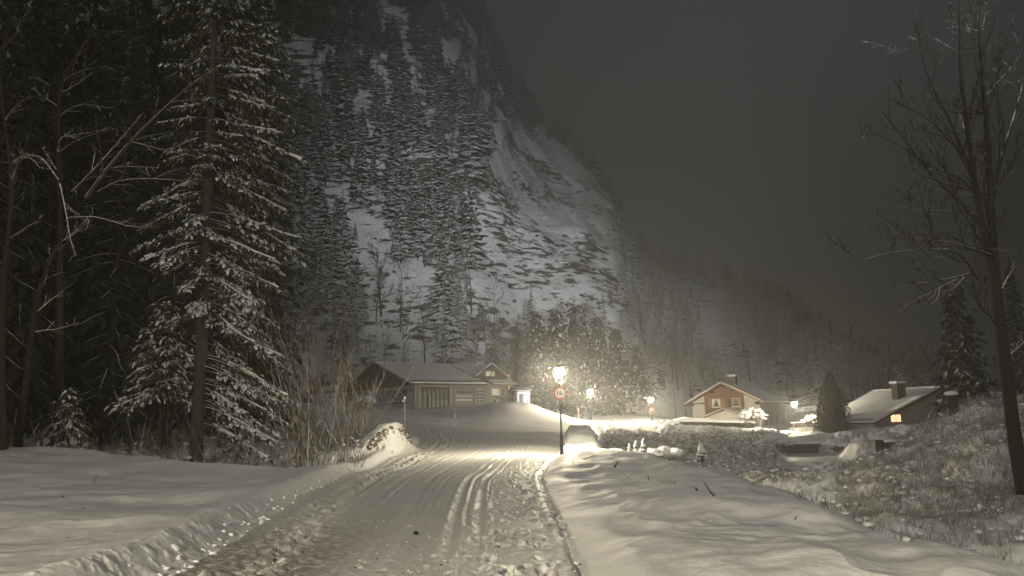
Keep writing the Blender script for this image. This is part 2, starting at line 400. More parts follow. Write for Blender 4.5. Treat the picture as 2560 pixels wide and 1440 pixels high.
        z = z + inr * (0.012 * fbm(x*3.0, y*1.6, 3, 91) + .012 * np.maximum(fbm(x*11, y*8, 2, 95), -.05))
        # groove along the foot of the right bank
        z = z - bank_r * ss(7, 8, y) * (1-ss(24, 30, y)) * .065 * (1 + 1.6*vn(y*2.5, y*0, 19)) * np.exp(-((dr + rn*.6)/.05)**2) + bank_r * .02*np.exp(-((dr+.16)/.07)**2)
        z = z + off * .012 * fbm(x*5, y*5, 3, 101)
        z = z + fade * np.exp(-((dl-.35)/.4)**2) * .05 * np.maximum(fbm(x*8, y*7, 3, 111), -.1) * (1-ss(14, 22, y))
    return z
_GX = np.arange(-70, 75, .3); _GY = np.arange(-14, 152, .3); _GR = None
def gz(x, y):
    global _GR
    if _GX[0] < x < _GX[-2] and _GY[0] < y < _GY[-2]:
        if _GR is None:
            a, b = np.meshgrid(_GX, _GY); _GR = ground_h(a.ravel(), b.ravel(), False).reshape(a.shape)
        fx = (x - _GX[0])/.3; fy = (y - _GY[0])/.3; i = int(fx); j = int(fy); fx -= i; fy -= j
        return float((_GR[j, i]*(1-fx) + _GR[j, i+1]*fx)*(1-fy) + (_GR[j+1, i]*(1-fx) + _GR[j+1, i+1]*fx)*fy)
    return float(ground_h(np.array([float(x)]), np.array([float(y)]), False)[0])

def build_ground():
    az = np.r_[np.linspace(-180, -52, 26)[:-1], np.linspace(-52, -38, 26)[:-1], np.degrees(np.arctan(np.linspace(math.tan(math.radians(-38)), math.tan(math.radians(38)), 1040))), np.linspace(38, 52, 26)[1:], np.linspace(52, 180, 26)[1:]]
    inv = np.linspace(1/6.6, 1/150, 470)
    r = np.r_[np.array([.3, 1.0, 2.0, 3.2, 4.4, 5.4, 6.1]), 1/inv, np.array([165, 185, 220, 280, 400, 700])]
    A, R_ = np.meshgrid(np.radians(az), r)
    X = R_*np.sin(A); Y = R_*np.cos(A)
    Z = ground_h(X.ravel(), Y.ravel()).reshape(X.shape)
    near = (Y > 5) & (Y < 50) & (np.abs(X) < 14)
    idx = np.nonzero(near.ravel())[0]; xf = X.ravel()[idx]; yf = Y.ravel()[idx]; zf = Z.ravel()[idx].copy()
    order = np.argsort(yf); ys = yf[order]
    for (cx, cy, a, b, rot, dp) in PRINTS:
        lo, hi = np.searchsorted(ys, [cy-.5, cy+.5]); ii = order[lo:hi]
        dx = xf[ii]-cx; dy = yf[ii]-cy; c_, s_ = math.cos(rot), math.sin(rot)
        q = np.sqrt(((dx*c_+dy*s_)/a)**2 + ((-dx*s_+dy*c_)/b)**2)
        zf[ii] += -dp*(1-ss(.7, 1.1, q)) + dp*.55*np.exp(-((q-1.35)/.28)**2)
    Zr = Z.ravel(); Zr[idx] = zf; Z = Zr.reshape(X.shape)
    nr, na = X.shape
    co = np.stack([X, Y, Z], -1)
    du = np.gradient(co, axis=1); dv = np.gradient(co, axis=0)
    nn = np.cross(du, dv); nn /= np.linalg.norm(nn, axis=-1, keepdims=True) + 1e-12; nn[nn[..., 2] < 0] *= -1
    i0 = (np.arange(nr-1)[:, None] * na + np.arange(na-1)[None, :])
    quads = np.stack([i0, i0+1, i0+1+na, i0+na], -1).reshape(-1, 4)
    cf = co.reshape(-1, 3); nf = nn.reshape(-1, 3)
    cen = cf[quads].mean(1)
    rm = road_mask(cen[:, 0], cen[:, 1])
    st = stream_mask(cen[:, 0], cen[:, 1], cen[:, 2]) & ~rm
    for name, msk, mat in (('ground', ~rm & ~st, M['ground']), ('road', rm, M['road']), ('stream', st, M['streambed'])):
        q = quads[msk]; used, invi = np.unique(q, return_inverse=True); q2 = invi.reshape(-1, 4)
        me = bpy.data.meshes.new(name)
        me.vertices.add(len(used)); me.vertices.foreach_set('co', cf[used].ravel().astype(np.float32))
        me.loops.add(len(q2)*4); me.loops.foreach_set('vertex_index', q2.ravel().astype(np.int32))
        me.polygons.add(len(q2)); me.polygons.foreach_set('loop_start', np.arange(0, len(q2)*4, 4, dtype=np.int32))
        me.polygons.foreach_set('use_smooth', np.ones(len(q2), bool))
        me.materials.append(mat); me.update(calc_edges=True)
        me.normals_split_custom_set_from_vertices(nf[used])
        tag(link(name, me), kind='structure')
# ground materials
def m_ground():
    m, t, b = nodes('ground_snow')
    n1 = noise_node(t, 22.0, 4); n2 = noise_node(t, 4.0, 4); n3 = noise_node(t, .9, 4)
    h = math_node(t, 'ADD', math_node(t, 'MULTIPLY', n1.outputs['Fac'], 0.010), math_node(t, 'MULTIPLY', n2.outputs['Fac'], 0.035))
    bump(t, b, h, 0.6, 1.0)
    t.links.new(mixc(t, n3.outputs['Fac'], (.76, .76, .77), (.84, .85, .86)), b.inputs['Base Color'])
    b.inputs['Roughness'].default_value = 0.6
    return m
def m_road():
    m, t, b = nodes('road_snow')
    n1 = noise_node(t, 30.0, 4); n2 = noise_node(t, 7.0, 5); n3 = noise_node(t, 1.1, 4, vec=(2.2, .35, 1)); n4 = noise_node(t, 60, 2)
    h = math_node(t, 'ADD', math_node(t, 'MULTIPLY', n1.outputs['Fac'], 0.014), math_node(t, 'MULTIPLY', n2.outputs['Fac'], 0.045))
    bump(t, b, h, 0.7, 1.0)
    c = mixc(t, n3.outputs['Fac'], (.64, .63, .61), (.80, .80, .79))
    # grit frozen into the packed snow; worn brown patch at the left of the lane
    g = ramp(t, math_node(t, 'MULTIPLY', n1.outputs['Fac'], n2.outputs['Fac']), .38, .45)
    c = mixc(t, math_node(t, 'MULTIPLY', g, .35), c, (.20, .17, .14))
    tcn = t.nodes.new('ShaderNodeTexCoord'); sp = t.nodes.new('ShaderNodeSeparateXYZ'); t.links.new(tcn.outputs['Object'], sp.inputs[0])
    fx = math_node(t, 'MULTIPLY', ramp(t, sp.outputs['X'], -1.7, -2.7), ramp(t, sp.outputs['Y'], 15.0, 9.0))
    f = math_node(t, 'MULTIPLY', fx, ramp(t, n2.outputs['Fac'], .30, .58))
    c = mixc(t, math_node(t, 'MULTIPLY', f, .7), c, (.13, .10, .075))
    t.links.new(c, b.inputs['Base Color']); b.inputs['Roughness'].default_value = 0.55
    return m
M['ground'] = m_ground(); M['road'] = m_road(); M['streambed'] = m_snow('streambed', .4, (.70, .71, .73))
build_ground()

# ------------------------------------------------------------------ mountain
SKY = ([-900, 0, 700, 1080, 1180, 1250, 1290, 1390, 1470, 1540, 1580, 1640, 1720, 1850, 1960, 2060, 2140, 2230, 2400, 2700, 3400],
       [-650, -520, -380, -180, -60, 90, 190, 310, 370, 450, 540, 620, 665, 705, 745, 830, 915, 965, 985, 940, 850])
Y0, Y1 = 128.0, 390.0
_us = np.linspace(-1.25, 1.2, 300)
_sk = []
for u in _us:
    px = 1280 + u * F
    _sk.append(P(px, np.interp(px, *SKY), Y1).z)
_sk = np.array(_sk)
def mz(x, y, detail=True):
    u = x / y
    Zr = np.interp(u, _us, _sk)
    q = (y - Y0) / (Y1 - Y0); qc = np.clip(q, 0, 1)
    sh = qc**0.95
    # a steeper rock wall in the middle
    px = 1280 + u*F
    z0 = 2.0
    terr = 0.012 * np.sin(qc*38 + 6*fbm(x*.012, y*.01, 3, 201)) * np.sin(np.pi*qc)
    z = -3 + (z0+3)*ss(-.08, .02, q) + (Zr - z0) * (sh + terr)
    z = z + np.minimum(Zr, 160) * .085 * fbm(x*.016, y*.016 + x*.005, 4, 221) * ss(0, .15, qc)
    # gully ridges running down the slope
    z = z - 9 * np.abs(fbm(x*.03, y*.006, 3, 241)) * ss(0.05, .3, qc) * np.clip(Zr/80, 0, 1)
    if detail:
        z = z + 2.6 * fbm(x*.12, y*.12, 3, 261) * ss(0, .1, qc) * np.clip(Zr/60, .2, 1)
    z = np.where(q > 1, z - (y-Y1)*.55, z)
    return z
def m_mountain():
    m, t, b = nodes('mountain_rock_snow')
    g = t.nodes.new('ShaderNodeNewGeometry'); s = t.nodes.new('ShaderNodeSeparateXYZ'); t.links.new(g.outputs['Normal'], s.inputs[0])
    tcn = t.nodes.new('ShaderNodeTexCoord')
    mp = t.nodes.new('ShaderNodeMapping'); mp.inputs['Rotation'].default_value = (0, math.radians(14), 0); mp.inputs['Scale'].default_value = (.20, .20, .62)
    t.links.new(tcn.outputs['Object'], mp.inputs[0])
    n = t.nodes.new('ShaderNodeTexNoise'); n.inputs['Scale'].default_value = 1.35; n.inputs['Distortion'].default_value = .35; n.inputs['Detail'].default_value = 8; n.inputs['Roughness'].default_value = .66
    t.links.new(mp.outputs[0], n.inputs['Vector'])
    n2 = noise_node(t, .035, 3, vec=(.7, .7, 2.0)); n3 = noise_node(t, 1.4, 5)
    a = math_node(t, 'ADD', n.outputs['Fac'], math_node(t, 'MULTIPLY', math_node(t, 'SUBTRACT', n2.outputs['Fac'], .5), .62))
    a = math_node(t, 'SUBTRACT', a, math_node(t, 'MULTIPLY', s.outputs['Z'], .13))
    f = ramp(t, a, .475, .515)
    rock = mixc(t, n3.outputs['Fac'], (.045, .042, .038), (.14, .125, .11))
    snow = mixc(t, n3.outputs['Fac'], (.60, .61, .62), (.76, .77, .78))
    t.links.new(mixc(t, f, snow, rock), b.inputs['Base Color'])
    h = math_node(t, 'ADD', math_node(t, 'MULTIPLY', f, .9), math_node(t, 'MULTIPLY', n3.outputs['Fac'], .5))
    bump(t, b, h, 1.0, 1.0); b.inputs['Roughness'].default_value = .85
    return m
def build_mountain():
    u = np.linspace(-1.22, 1.15, 560); y = np.r_[np.linspace(118, Y1, 330), np.linspace(Y1+3, 560, 24)]
    U, YY = np.meshgrid(u, y); X = U*YY; Z = mz(X, YY)
    co = np.stack([X, YY, Z], -1).reshape(-1, 3); nr, na = X.shape
    i0 = (np.arange(nr-1)[:, None]*na + np.arange(na-1)[None, :])
    q = np.stack([i0, i0+1, i0+1+na, i0+na], -1).reshape(-1, 4)
    me = bpy.data.meshes.new('mountain')
    me.vertices.add(len(co)); me.vertices.foreach_set('co', co.ravel().astype(np.float32))
    me.loops.add(len(q)*4); me.loops.foreach_set('vertex_index', q.ravel().astype(np.int32))
    me.polygons.add(len(q)); me.polygons.foreach_set('loop_start', np.arange(0, len(q)*4, 4, dtype=np.int32))
    me.polygons.foreach_set('use_smooth', np.ones(len(q), bool))
    me.materials.append(m_mountain()); me.update(calc_edges=True)
    tag(link('mountain', me), kind='structure')
build_mountain()

# ------------------------------------------------------------------ tree makers
def far_spruce_mesh(name, rng, H, R, nwh, mat, tmat=None):
    c = MB(); tk = MB()
    tk.tube([(0, 0, -1.5), (0, 0, H*.5), (0, 0, H)], [H*.014, H*.009, .02], 5)
    for i in range(nwh):
        s0 = i / nwh; gap = rng.random() < .12
        nb = 7 if s0 < .7 else 5; a0 = rng.random()*6.28
        for k in range(nb):
            if rng.random() < (.5 if gap else .08): continue
            s = min(.985, s0 + rng.uniform(0, 1.3)/nwh); h = H*(.06 + .92*s); r = R * (1 - s)**.75 * rng.uniform(.6, 1.3) + .12
            a = a0 + 6.283*k/nb + rng.uniform(-.3, .3); rr = r*rng.uniform(.65, 1.2)
            d = Vector((math.cos(a), math.sin(a), 0)); p = Vector((-d.y, d.x, 0)); w = rr*.30 + .15
            z1 = h + rr*rng.uniform(-.28, -.05); z2 = z1 - rr*rng.uniform(.12, .38)
            A = Vector((0, 0, h)); B = d*rr*.55 + Vector((0, 0, z1)); T = d*rr + Vector((0, 0, z2))
            dr = Vector((0, 0, -rr*.20 - .1))
            c.add([A, B + p*w + dr, B + Vector((0, 0, .04)), B - p*w + dr, T], [(0, 2, 1), (0, 3, 2), (1, 2, 4), (2, 3, 4)])
    return c.mesh(name + '_crown', mat), tk.mesh(name + '_trunk', tmat or M['bark_dark'])

def branch_path(p, d, L, rng, n=5, wob=.18, sag=0.0, up=0.0):
    pts = [p.copy()]; d = d.normalized()
    for i in range(n):
        d = (d + Vector((rng.uniform(-wob, wob), rng.uniform(-wob, wob), rng.uniform(-wob, wob) + up - sag))).normalized()
        pts.append(pts[-1] + d * L/n)
    return pts
def grow(mb, pts, r0, r1, depth, rng, nch=5, ratio=.5, ang=.8, up=.10, sides=5, wob=.16, start=.25, rmin=.006, twigsag=0, segs=5):
    n = len(pts); rad = [r0 + (r1-r0)*(i/(n-1))**.8 for i in range(n)]
    mb.tube(pts, rad, max(3, sides), cap=False)
    if depth <= 0: return
    L = sum((pts[i+1]-pts[i]).length for i in range(n-1))
    for k in range(nch):
        s = start + (1-start)*(k + rng.random())/nch; s = min(s, .98); f = s*(n-1); i = min(int(f), n-2); f -= i
        p = pts[i].lerp(pts[i+1], f); t = (pts[i+1]-pts[i]).normalized(); r = rad[i]*(1-f)+rad[i+1]*f
        q = Vector((rng.gauss(0, 1), rng.gauss(0, 1), rng.gauss(0, 1))); q = (q - t*q.dot(t)).normalized()
        an = ang*rng.uniform(.6, 1.3); d = (t*math.cos(an) + q*math.sin(an) + Vector((0, 0, up))).normalized()
        l = L*ratio*rng.uniform(.5, 1.15)*(1.15 - .6*s); rr = max(rmin, r*.55)
        cp = branch_path(p, d, l, rng, segs, wob, twigsag, up*.3)
        grow(mb, cp, rr, max(rmin*.6, rr*.25), depth-1, rng, max(2, nch-1), ratio, ang, up, sides-1, wob, .15, rmin, twigsag, max(3, segs-1))
def bare_tree_mesh(name, rng, H, r, mat, depth=3, nch=9, lean=(0, 0), ratio=.42, ang=.75, up=.18, rmin=.012, start=.3):
    mb = MB(); p = Vector((0, 0, -.4)); pts = branch_path(p, Vector((lean[0], lean[1], 1)), H, rng, 9, .07, 0, .04)
    grow(mb, pts, r, .02, depth, rng, nch, ratio, ang, up, 6, .16, start, rmin)
    return mb.mesh(name, mat, True)

def spruce(name, rng, H, R, loc, nb, ntw, label, cat='tree', snow_amt=.7, clear=0.06, taper=.45, side=None, mats=None, spray=.42, group=None, trunk_r=None, zb=-.6, nspr=2, lean=(0,0)):
    """detailed spruce: trunk, limbs, needle sprays hanging from side twigs and snow lying on them"""
    t = empty(name, loc, 0, label, cat, group); t.rotation_euler = (lean[0], lean[1], 0)
    tk = MB(); fo = MB(); sn = MB(); lm = MB()
    tr = trunk_r or H*.009
    tk.tube([(0, 0, zb), (0, 0, 0), (.05, 0, H*.2), (-.03, .05, H*.45), (.04, 0, H*.7), (0, 0, H)], [tr*1.45, tr*1.1, tr*.95, tr*.75, tr*.45, .02], 10)
    for i in range(nb):
        s = (i + rng.random()) / nb; h = H*(clear + (1-clear)*s**1.12); sh = h/H
        a = i*2.39996 + rng.uniform(-.5, .5)
        r = R * min(1, ((1-sh)/taper))**.85 * rng.uniform(.55, 1.12) + .15
        if side and math.sin(h*1.9+1)+math.sin(h*.83+a*.7) < -.55 and rng.random() < .7: continue
        if side: 
            k = side(a, sh); 
            if k <= 0 or rng.random() > k: continue
            r *= min(1, .55 + .45*k)
        d = Vector((math.cos(a), math.sin(a), 0)); pt = Vector((0, 0, h)); pts = [pt.copy()]
        n = 7; sl = rng.uniform(-.10, .10) + .30*(sh-.5)
        for j in range(n):
            q = (j+1)/n; dz = sl - .75*math.sin(q*2.2)*(.75 - .35*sh)
            dd = Vector((d.x, d.y, dz)) + Vector((rng.uniform(-.1, .1), rng.uniform(-.1, .1), 0)); dd.normalize()
            pts.append(pts[-1] + dd*r/n)
        lm.tube(pts, [.010*r+.014 - .0016*j*r for j in range(n+1)], 4, cap=False)
        cb = math.sin(pts[4].x*1.7+h*1.1)*math.sin(pts[4].y*1.5+h*.8+2)
        if snow_amt > .3 and cb > -.25 and rng.random() < .8 - .5*sh:
            sn.tube([p_ + Vector((rng.uniform(-.03, .03), rng.uniform(-.03, .03), .035)) for p_ in pts[2:]], [rng.uniform(.02, .045)+.02*r*rng.random()*max(0, cb) for p_ in pts[2:]], 5)
        nt_ = max(3, int(ntw*r/R + 2))
        for j in range(nt_):
            q = .22 + .78*(j + rng.random())/nt_; f = q*n; ii = min(int(f), n-1); f -= ii
            b = pts[ii].lerp(pts[ii+1], f); sd_ = 1 if j % 2 else -1
            pv = Vector((-d.y, d.x, 0))*sd_
            tl = (spray*1.6 + .20*r*(1-q))*rng.uniform(.6, 1.15)
            dv = (d*rng.uniform(.35, .9) + pv*rng.uniform(.35, 1.0) + Vector((0, 0, rng.uniform(-.45, -.05)))).normalized()
            if q > .93: dv = (d + Vector((0, 0, -.5))).normalized()
            for k in range(nspr):
                o = b + dv*tl*(k/nspr)*.95
                l = spray*rng.uniform(.7, 1.35); w = l*rng.uniform(.20, .34)
                e_ = (dv + pv*rng.uniform(-.5, .9) + Vector((0, 0, -rng.uniform(.1, .9)))).normalized()
                pw = e_.cross(Vector((0, 0, 1)))
                if pw.length < .1: pw = Vector((1, 0, 0))
                pw.normalize(); dn = Vector((0, 0, -1))
                m1 = o + e_*l*.4; m2 = o + e_*l*.75 + dn*l*.10; tp = o + e_*l + dn*l*.3
                fo.add([o, m1+pw*w+dn*w*.4, m1+Vector((0, 0, .01)), m1-pw*w+dn*w*.4, m2+pw*w*.7+dn*w*.5, m2, m2-pw*w*.7+dn*w*.5, tp],
                       [(0, 2, 1), (0, 3, 2), (1, 2, 5, 4), (2, 3, 6, 5), (4, 5, 7), (5, 6, 7)])
                cl = math.sin(o.x*2.3+h*.9)*math.sin(o.y*2.1+h*.7+1)+.35
                if rng.random() < snow_amt*(.25 if cl < 0 else 1.0)*(1-.65*sh):
                    # pillow of snow lying on the spray
                    big_ = 1 + max(0, cl)*rng.uniform(0, 1.3)*(1 if sh < .4 else .3); th = w*rng.uniform(.25, .6)*big_; c0 = o + e_*l*.10 + dn*.01; c1 = o + e_*l*.42; c2 = o + e_*l*.80 + dn*l*.13; up_ = Vector((0, 0, 1))
                    ww = w*rng.uniform(.55, .95)*min(1.5, big_); dl_ = dn*ww*.35
                    jt = lambda a_: a_ + Vector((rng.uniform(-.25, .25), rng.uniform(-.25, .25), rng.uniform(-.2, .2)))*ww
                    c1 = jt(c1); c2 = jt(c2); sn.add([c0, c1+pw*ww+dl_, c1+up_*th, c1-pw*ww+dl_, c1+dn*.01, c2+pw*ww*.5+dl_, c2+up_*th*.6, c2-pw*ww*.5+dl_, o+e_*l*.95+dn*l*.27],
                           [(0, 2, 1), (0, 3, 2), (1, 2, 6, 5), (2, 3, 7, 6), (5, 6, 8), (6, 7, 8), (0, 1, 4), (0, 4, 3)])
    m = mats or (M['needle'], M['snow_smooth'], M['bark'])
    tk.build('trunk', m[2], t, True)
    cr = fo.build('crown', m[0], t); cr['kind'] = 'stuff'
    lm.build('limbs', M['bark_dark'], t, True)['kind'] = 'stuff'
    if sn.f:
        o = sn.build('snow', m[1], t, True); o['kind'] = 'stuff'
    return t

# ------------------------------------------------------------------ forest on the mountainside
CLEAR = [ # px, py, rx, ry : bare rock and snow
    (1375, 570, 190, 225), (1410, 430, 90, 90), (1300, 420, 110, 70), (1470, 520, 90, 110), (1300, 640, 100, 90), (1450, 680, 120, 80), (1270, 700, 70, 60), (745, 165, 42, 75), (1130, 130, 30, 40), (1010, 150, 22, 40),
    (950, 350, 45, 45), (930, 610, 55, 75), (990, 700, 40, 45), (1010, 760, 60, 60), (1780, 800, 48, 90), (1730, 740, 36, 50), (1840, 870, 45, 60), (1180, 160, 18, 26), (1000, 60, 16, 40), (1050, 830, 60, 40), (1240, 330, 40, 24), (1350, 350, 40, 40), (960, 30, 14, 50), (920, 280, 18, 30)]
def in_clear(px, py, grow_=1.0):
    for a, b, rx, ry in CLEAR:
        if ((px-a)/rx/grow_)**2 + ((py-b)/ry/grow_)**2 < 1: return True
    return False
def build_forest():
    rng = random.Random(11)
    kinds = [('spruce', far_spruce_mesh('far_spruce', random.Random(20+k), 15, [3.6, 2.7, 4.2, 3.1, 2.3][k], [19, 22, 17, 20, 18][k], M['needle_far'])) for k in range(5)]
    bare = []
    for k in range(4):
        r2 = random.Random(40+k); bare.append(bare_tree_mesh('far_bare', r2, 11, .16, M['twig_far'], 2, 11, ratio=.40, up=.25, rmin=.045, start=.2))
    pts = []
    tries = 0
    while len(pts) < 2800 and tries < 34000:
        tries += 1
        px = rng.uniform(-250, 2330); q = rng.random()**1.0; y = Y0+4 + q*(Y1-Y0-2)
        x = (px-1280)/F*y; z = float(mz(np.array([x]), np.array([y]), False)[0])
        ppx, ppy = proj(np.array([x]), np.array([y]), np.array([z])); ppx = float(ppx[0]); ppy = float(ppy[0])
        if ppy < -160: continue
        H = (rng.uniform(5, 8.5) if (1130 < px < 1660 and ppy > 690) else rng.uniform(8, 17)) if px < 1560 else rng.uniform(6, 12)
        H *= rng.choice((.5, .7, .85, 1, 1, 1.1, 1.25))
        if in_clear(ppx, ppy): 
            if rng.random() > .03: continue
            H = rng.uniform(2.5, 5)
        mid = float(proj(np.array([x]), np.array([y]), np.array([z+H*.6]))[1][0])
        if in_clear(ppx, mid, .85) and rng.random() < .75: continue
        if px < 640 and rng.random() < .55: continue
        isb = rng.random() < (.60 if px > 1590 else (.35 if 900 < px < 1300 and ppy > 700 else .05))
        pts.append((x, y, z, H, isb, ppx, ppy))
    # skyline row
    for px in np.arange(1110, 2230, 11):
        px = px + rng.uniform(-7, 7); y = Y1 - rng.uniform(0, 14); x = (px-1280)/F*y
        z = float(mz(np.array([x]), np.array([y]), False)[0]); ppx, ppy = proj(np.array([x]), np.array([y]), np.array([z]))
        pts.append((x, y, z, rng.uniform(9, 17) if px < 1600 else rng.uniform(6, 11), px > 1650 and rng.random() < .45, float(ppx[0]), float(ppy[0])))
    def size(p):
        vis = -20 < p[5] < 2300 and -60 < p[6] and not (p[5] < 640)
        return (p[3] / p[1]) * (1 if vis else .1)
    pts.sort(key=size, reverse=True)
    def region(px, py, b):
        if b: return 'bare snowy tree on the dark slope', ('right of the rock face' if px > 1500 else 'above the bus garage')
        if py < 330: return 'snow dusted spruce standing high on the mountainside', ('near the upper skyline' if px > 1000 else 'on the dim upper left slope')
        if px > 1560: return 'small snow dusted spruce on the slope', 'right of the snowy rock face'
        if px < 1170: return 'snow dusted spruce on the wooded slope', ('left of the snowy rock face' if py < 700 else 'behind the bus garage')
        return 'snow dusted spruce growing', ('on the rim of the snowy rock face' if py < 720 else 'at the foot of the snowy rock face')
    protos = {}
    cnt = {0: 0, 1: 0}; rest = []
    for p in pts:
        x, y, z, H, b, px, py = p
        if cnt[int(b)] >= (190 if not b else 110): rest.append(p); continue
        cnt[int(b)] += 1
        l1, l2 = region(px, py, b)
        if b:
            o = bpy.data.objects.new('bare_tree', bare[rng.randrange(4)]); C.objects.link(o); s = H/11
        else:
            k = rng.randrange(5); s = H/15
            o = bpy.data.objects.new('spruce_tree', None); C.objects.link(o)
            link('crown', kinds[k][1][0], o); link('trunk', kinds[k][1][1], o)
        o.location = (x, y, z-.3); o.scale = (s*rng.uniform(.85, 1.2), s*rng.uniform(.85, 1.2), s); o.rotation_euler = (0, 0, rng.random()*6.28)
        tag(o, l1 + ' ' + l2, 'tree', ('bare trees ' if b else 'spruces ') + l2)
    # the rest of the far-off wood as one mass
    for nm, flag, srcs, mat in (('distant_spruce_wood', False, [k[1][0] for k in kinds], M['needle_far']), ('distant_bare_wood', True, bare, M['twig_far'])):
        V = []; Fc = []; off = 0; arrs = []
        for me in srcs:
            v = np.empty(len(me.vertices)*3, np.float32); me.vertices.foreach_get('co', v)
            me.calc_loop_triangles(); tt = np.empty(len(me.loop_triangles)*3, np.int32); me.loop_triangles.foreach_get('vertices', tt)
            arrs.append((v.reshape(-1, 3), tt.reshape(-1, 3)))
        base = 11 if flag else 15
        for p in rest:
            if p[4] != flag: continue
            x, y, z, H, b, px, py = p; v, tt = arrs[rng.randrange(len(arrs))]; a = rng.random()*6.28; s = H/base; c_, s_ = math.cos(a)*s, math.sin(a)*s
            w = np.stack([v[:, 0]*c_ - v[:, 1]*s_ + x, v[:, 0]*s_ + v[:, 1]*c_ + y, v[:, 2]*s + z-.3], -1)
            V.append(w); Fc.append(tt+off); off += len(v)
        if not V: continue
        V = np.concatenate(V); Fc = np.concatenate(Fc)
        me = bpy.data.meshes.new(nm); me.vertices.add(len(V)); me.vertices.foreach_set('co', V.ravel().astype(np.float32))
        me.loops.add(len(Fc)*3); me.loops.foreach_set('vertex_index', Fc.ravel().astype(np.int32))
        me.polygons.add(len(Fc)); me.polygons.foreach_set('loop_start', np.arange(0, len(Fc)*3, 3, dtype=np.int32))
        me.materials.append(mat); me.update(calc_edges=True)
        tag(link(nm, me), 'far wood of %s covering the dark mountainside' % ('bare twiggy trees' if flag else 'snow dusted spruces'), 'wood', kind='stuff')
        print(nm, len(Fc), 'tris')
build_forest()

# ------------------------------------------------------------------ street lamps
def street_lamp(loc, H, label, strength=1.0, gl=1.0):
    t = empty('street_lamp', loc, 0, label, 'street lamp', 'street lamps along the road')
    p = MB(); p.lathe((0, 0, -.3), [(.10, 0), (.10, .35), (.085, .40), (.085, 1.25), (.06, 1.35), (.045, 1.5), (.034, H-.75), (.05, H-.72), (.05, H-.66), (.03, H-.62), (.03, H-.3+.02)], 12)
    p.build('pole', M['metal_dark'], t, True)
    g = MB(); g.lathe((0, 0, H-.62), [(.10*gl, 0), (.16*gl, .08), (.205*gl, .40), (.21*gl, .46)], 14)
    m = M['lamp_glass'] if strength == 1 else m_emit('lamp_glass_dim', WARM, LAMP_L*strength)
    g.build('lantern_glass', m, t, True)
    c = MB(); c.lathe((0, 0, H-.155), [(.24*gl, 0), (.36*gl, .005), (.36*gl, .02), (.12, .07), (.03, .13), (.02, .16)], 16); c.build('lantern_cap', M['metal_dark'], t, True)
    r = MB(); r.lathe((0, 0, H-.66), [(.05, 0), (.095, .02), (.095, .04)], 12); r.build('lantern_collar', M['metal_dark'], t, True)
    return t
def text_mesh(txt, size, mat, depth=.004):
    cu = bpy.data.curves.new('txt', 'FONT'); cu.body = txt; cu.size = size; cu.extrude = depth; cu.offset = size*.022; cu.align_x = 'CENTER'; cu.align_y = 'CENTER'; cu.resolution_u = 3
    o = bpy.data.objects.new('txt', cu); C.objects.link(o); dg = bpy.context.evaluated_depsgraph_get(); dg.update()
    me = bpy.data.meshes.new_from_object(o.evaluated_get(dg)); bpy.data.objects.remove(o); me.materials.clear(); me.materials.append(mat); return me
RX90 = (math.pi/2, 0, 0)
b1 = P(1405, 1141, 37)
z1 = gz(b1.x, b1.y)
top1 = P(1398, 913, 37)
l1 = street_lamp((b1.x, b1.y, z1), top1.z - z1, 'nearest dark street lamp with weight limit sign beside the bridge wall')
sg = empty('traffic_sign', P(1400, 983, 36.9), 0, 'round red and white sixteen tonne weight limit sign on lamp post', 'traffic sign')
m = MB(); m.tube([(0, 0, 0), (0, -.02, 0)], .30, 28); m.build('sign_plate', M['white'], sg)
m = MB(); n_ = 32
for k in range(n_):
    a, b = 2*math.pi*k/n_, 2*math.pi*(k+1)/n_
    m.prism([(.245*math.cos(a), -.0201, .245*math.sin(a)), (.305*math.cos(a), -.0201, .305*math.sin(a)), (.305*math.cos(b), -.0201, .305*math.sin(b)), (.245*math.cos(b), -.0201, .245*math.sin(b))], (0, -.006, 0))
m.build('red_border', M['red'], sg)
o = link('number_print', text_mesh('16', .30, M['black']), sg); o.location = (-.05, -.027, 0); o.rotation_euler = RX90
o = link('letter_print', text_mesh('t', .20, M['black']), sg); o.location = (.15, -.027, -.03); o.rotation_euler = RX90
m = MB(); m.box(-.05, 0.001, -.06, .05, .06, -.03); m.box(-.05, 0.001, .03, .05, .06, .06); m.build('bracket', M['metal_grey'], sg)

def lamp_at(px, pyt, Y, H, label, **k):
    p = P(px, pyt, Y); return street_lamp((p.x, p.y, p.z - H), H, label, **k)
lamp_at(1475, 972, 88, 4.5, 'second street lamp, beyond the snowy bridge wall and before dark snowy conifers', gl=1.3, strength=1.35)
lamp_at(1627, 993, 104, 4.0, 'third street lamp, carrying a small red triangle sign far along the road', strength=1.5, gl=1.35)
lamp_at(1985, 1004, 92, 4.6, 'street lamp shining at the right corner of the chalet above the stream', gl=1.35)
# assumed lamp, unseen behind the viewpoint, added to light near snow and big spruce
street_lamp((-5.0, -9, gz(-5.0, -9)), 4.8, 'assumed unseen street lamp on the road edge behind the viewpoint', strength=3.9)

# warning triangle on the third lamp
w3 = P(1628, 1024, 103.85); ws = empty('warning_sign', w3, 0, 'small red and white warning triangle on the third street lamp', 'traffic sign')
m = MB(); m.prism([(-.45, 0, -.26), (.45, 0, -.26), (0, 0, .52)], (0, .02, 0)); m.build('red_triangle', M['red'], ws)
m = MB(); m.prism([(-.27, -.005, -.16), (.27, -.005, -.16), (0, -.005, .31)], (0, -.01, 0)); m.build('white_field', M['white'], ws)
m = MB(); m.box(-.03, .021, -.1, .03, .07, .1); m.build('bracket', M['metal_grey'], ws)

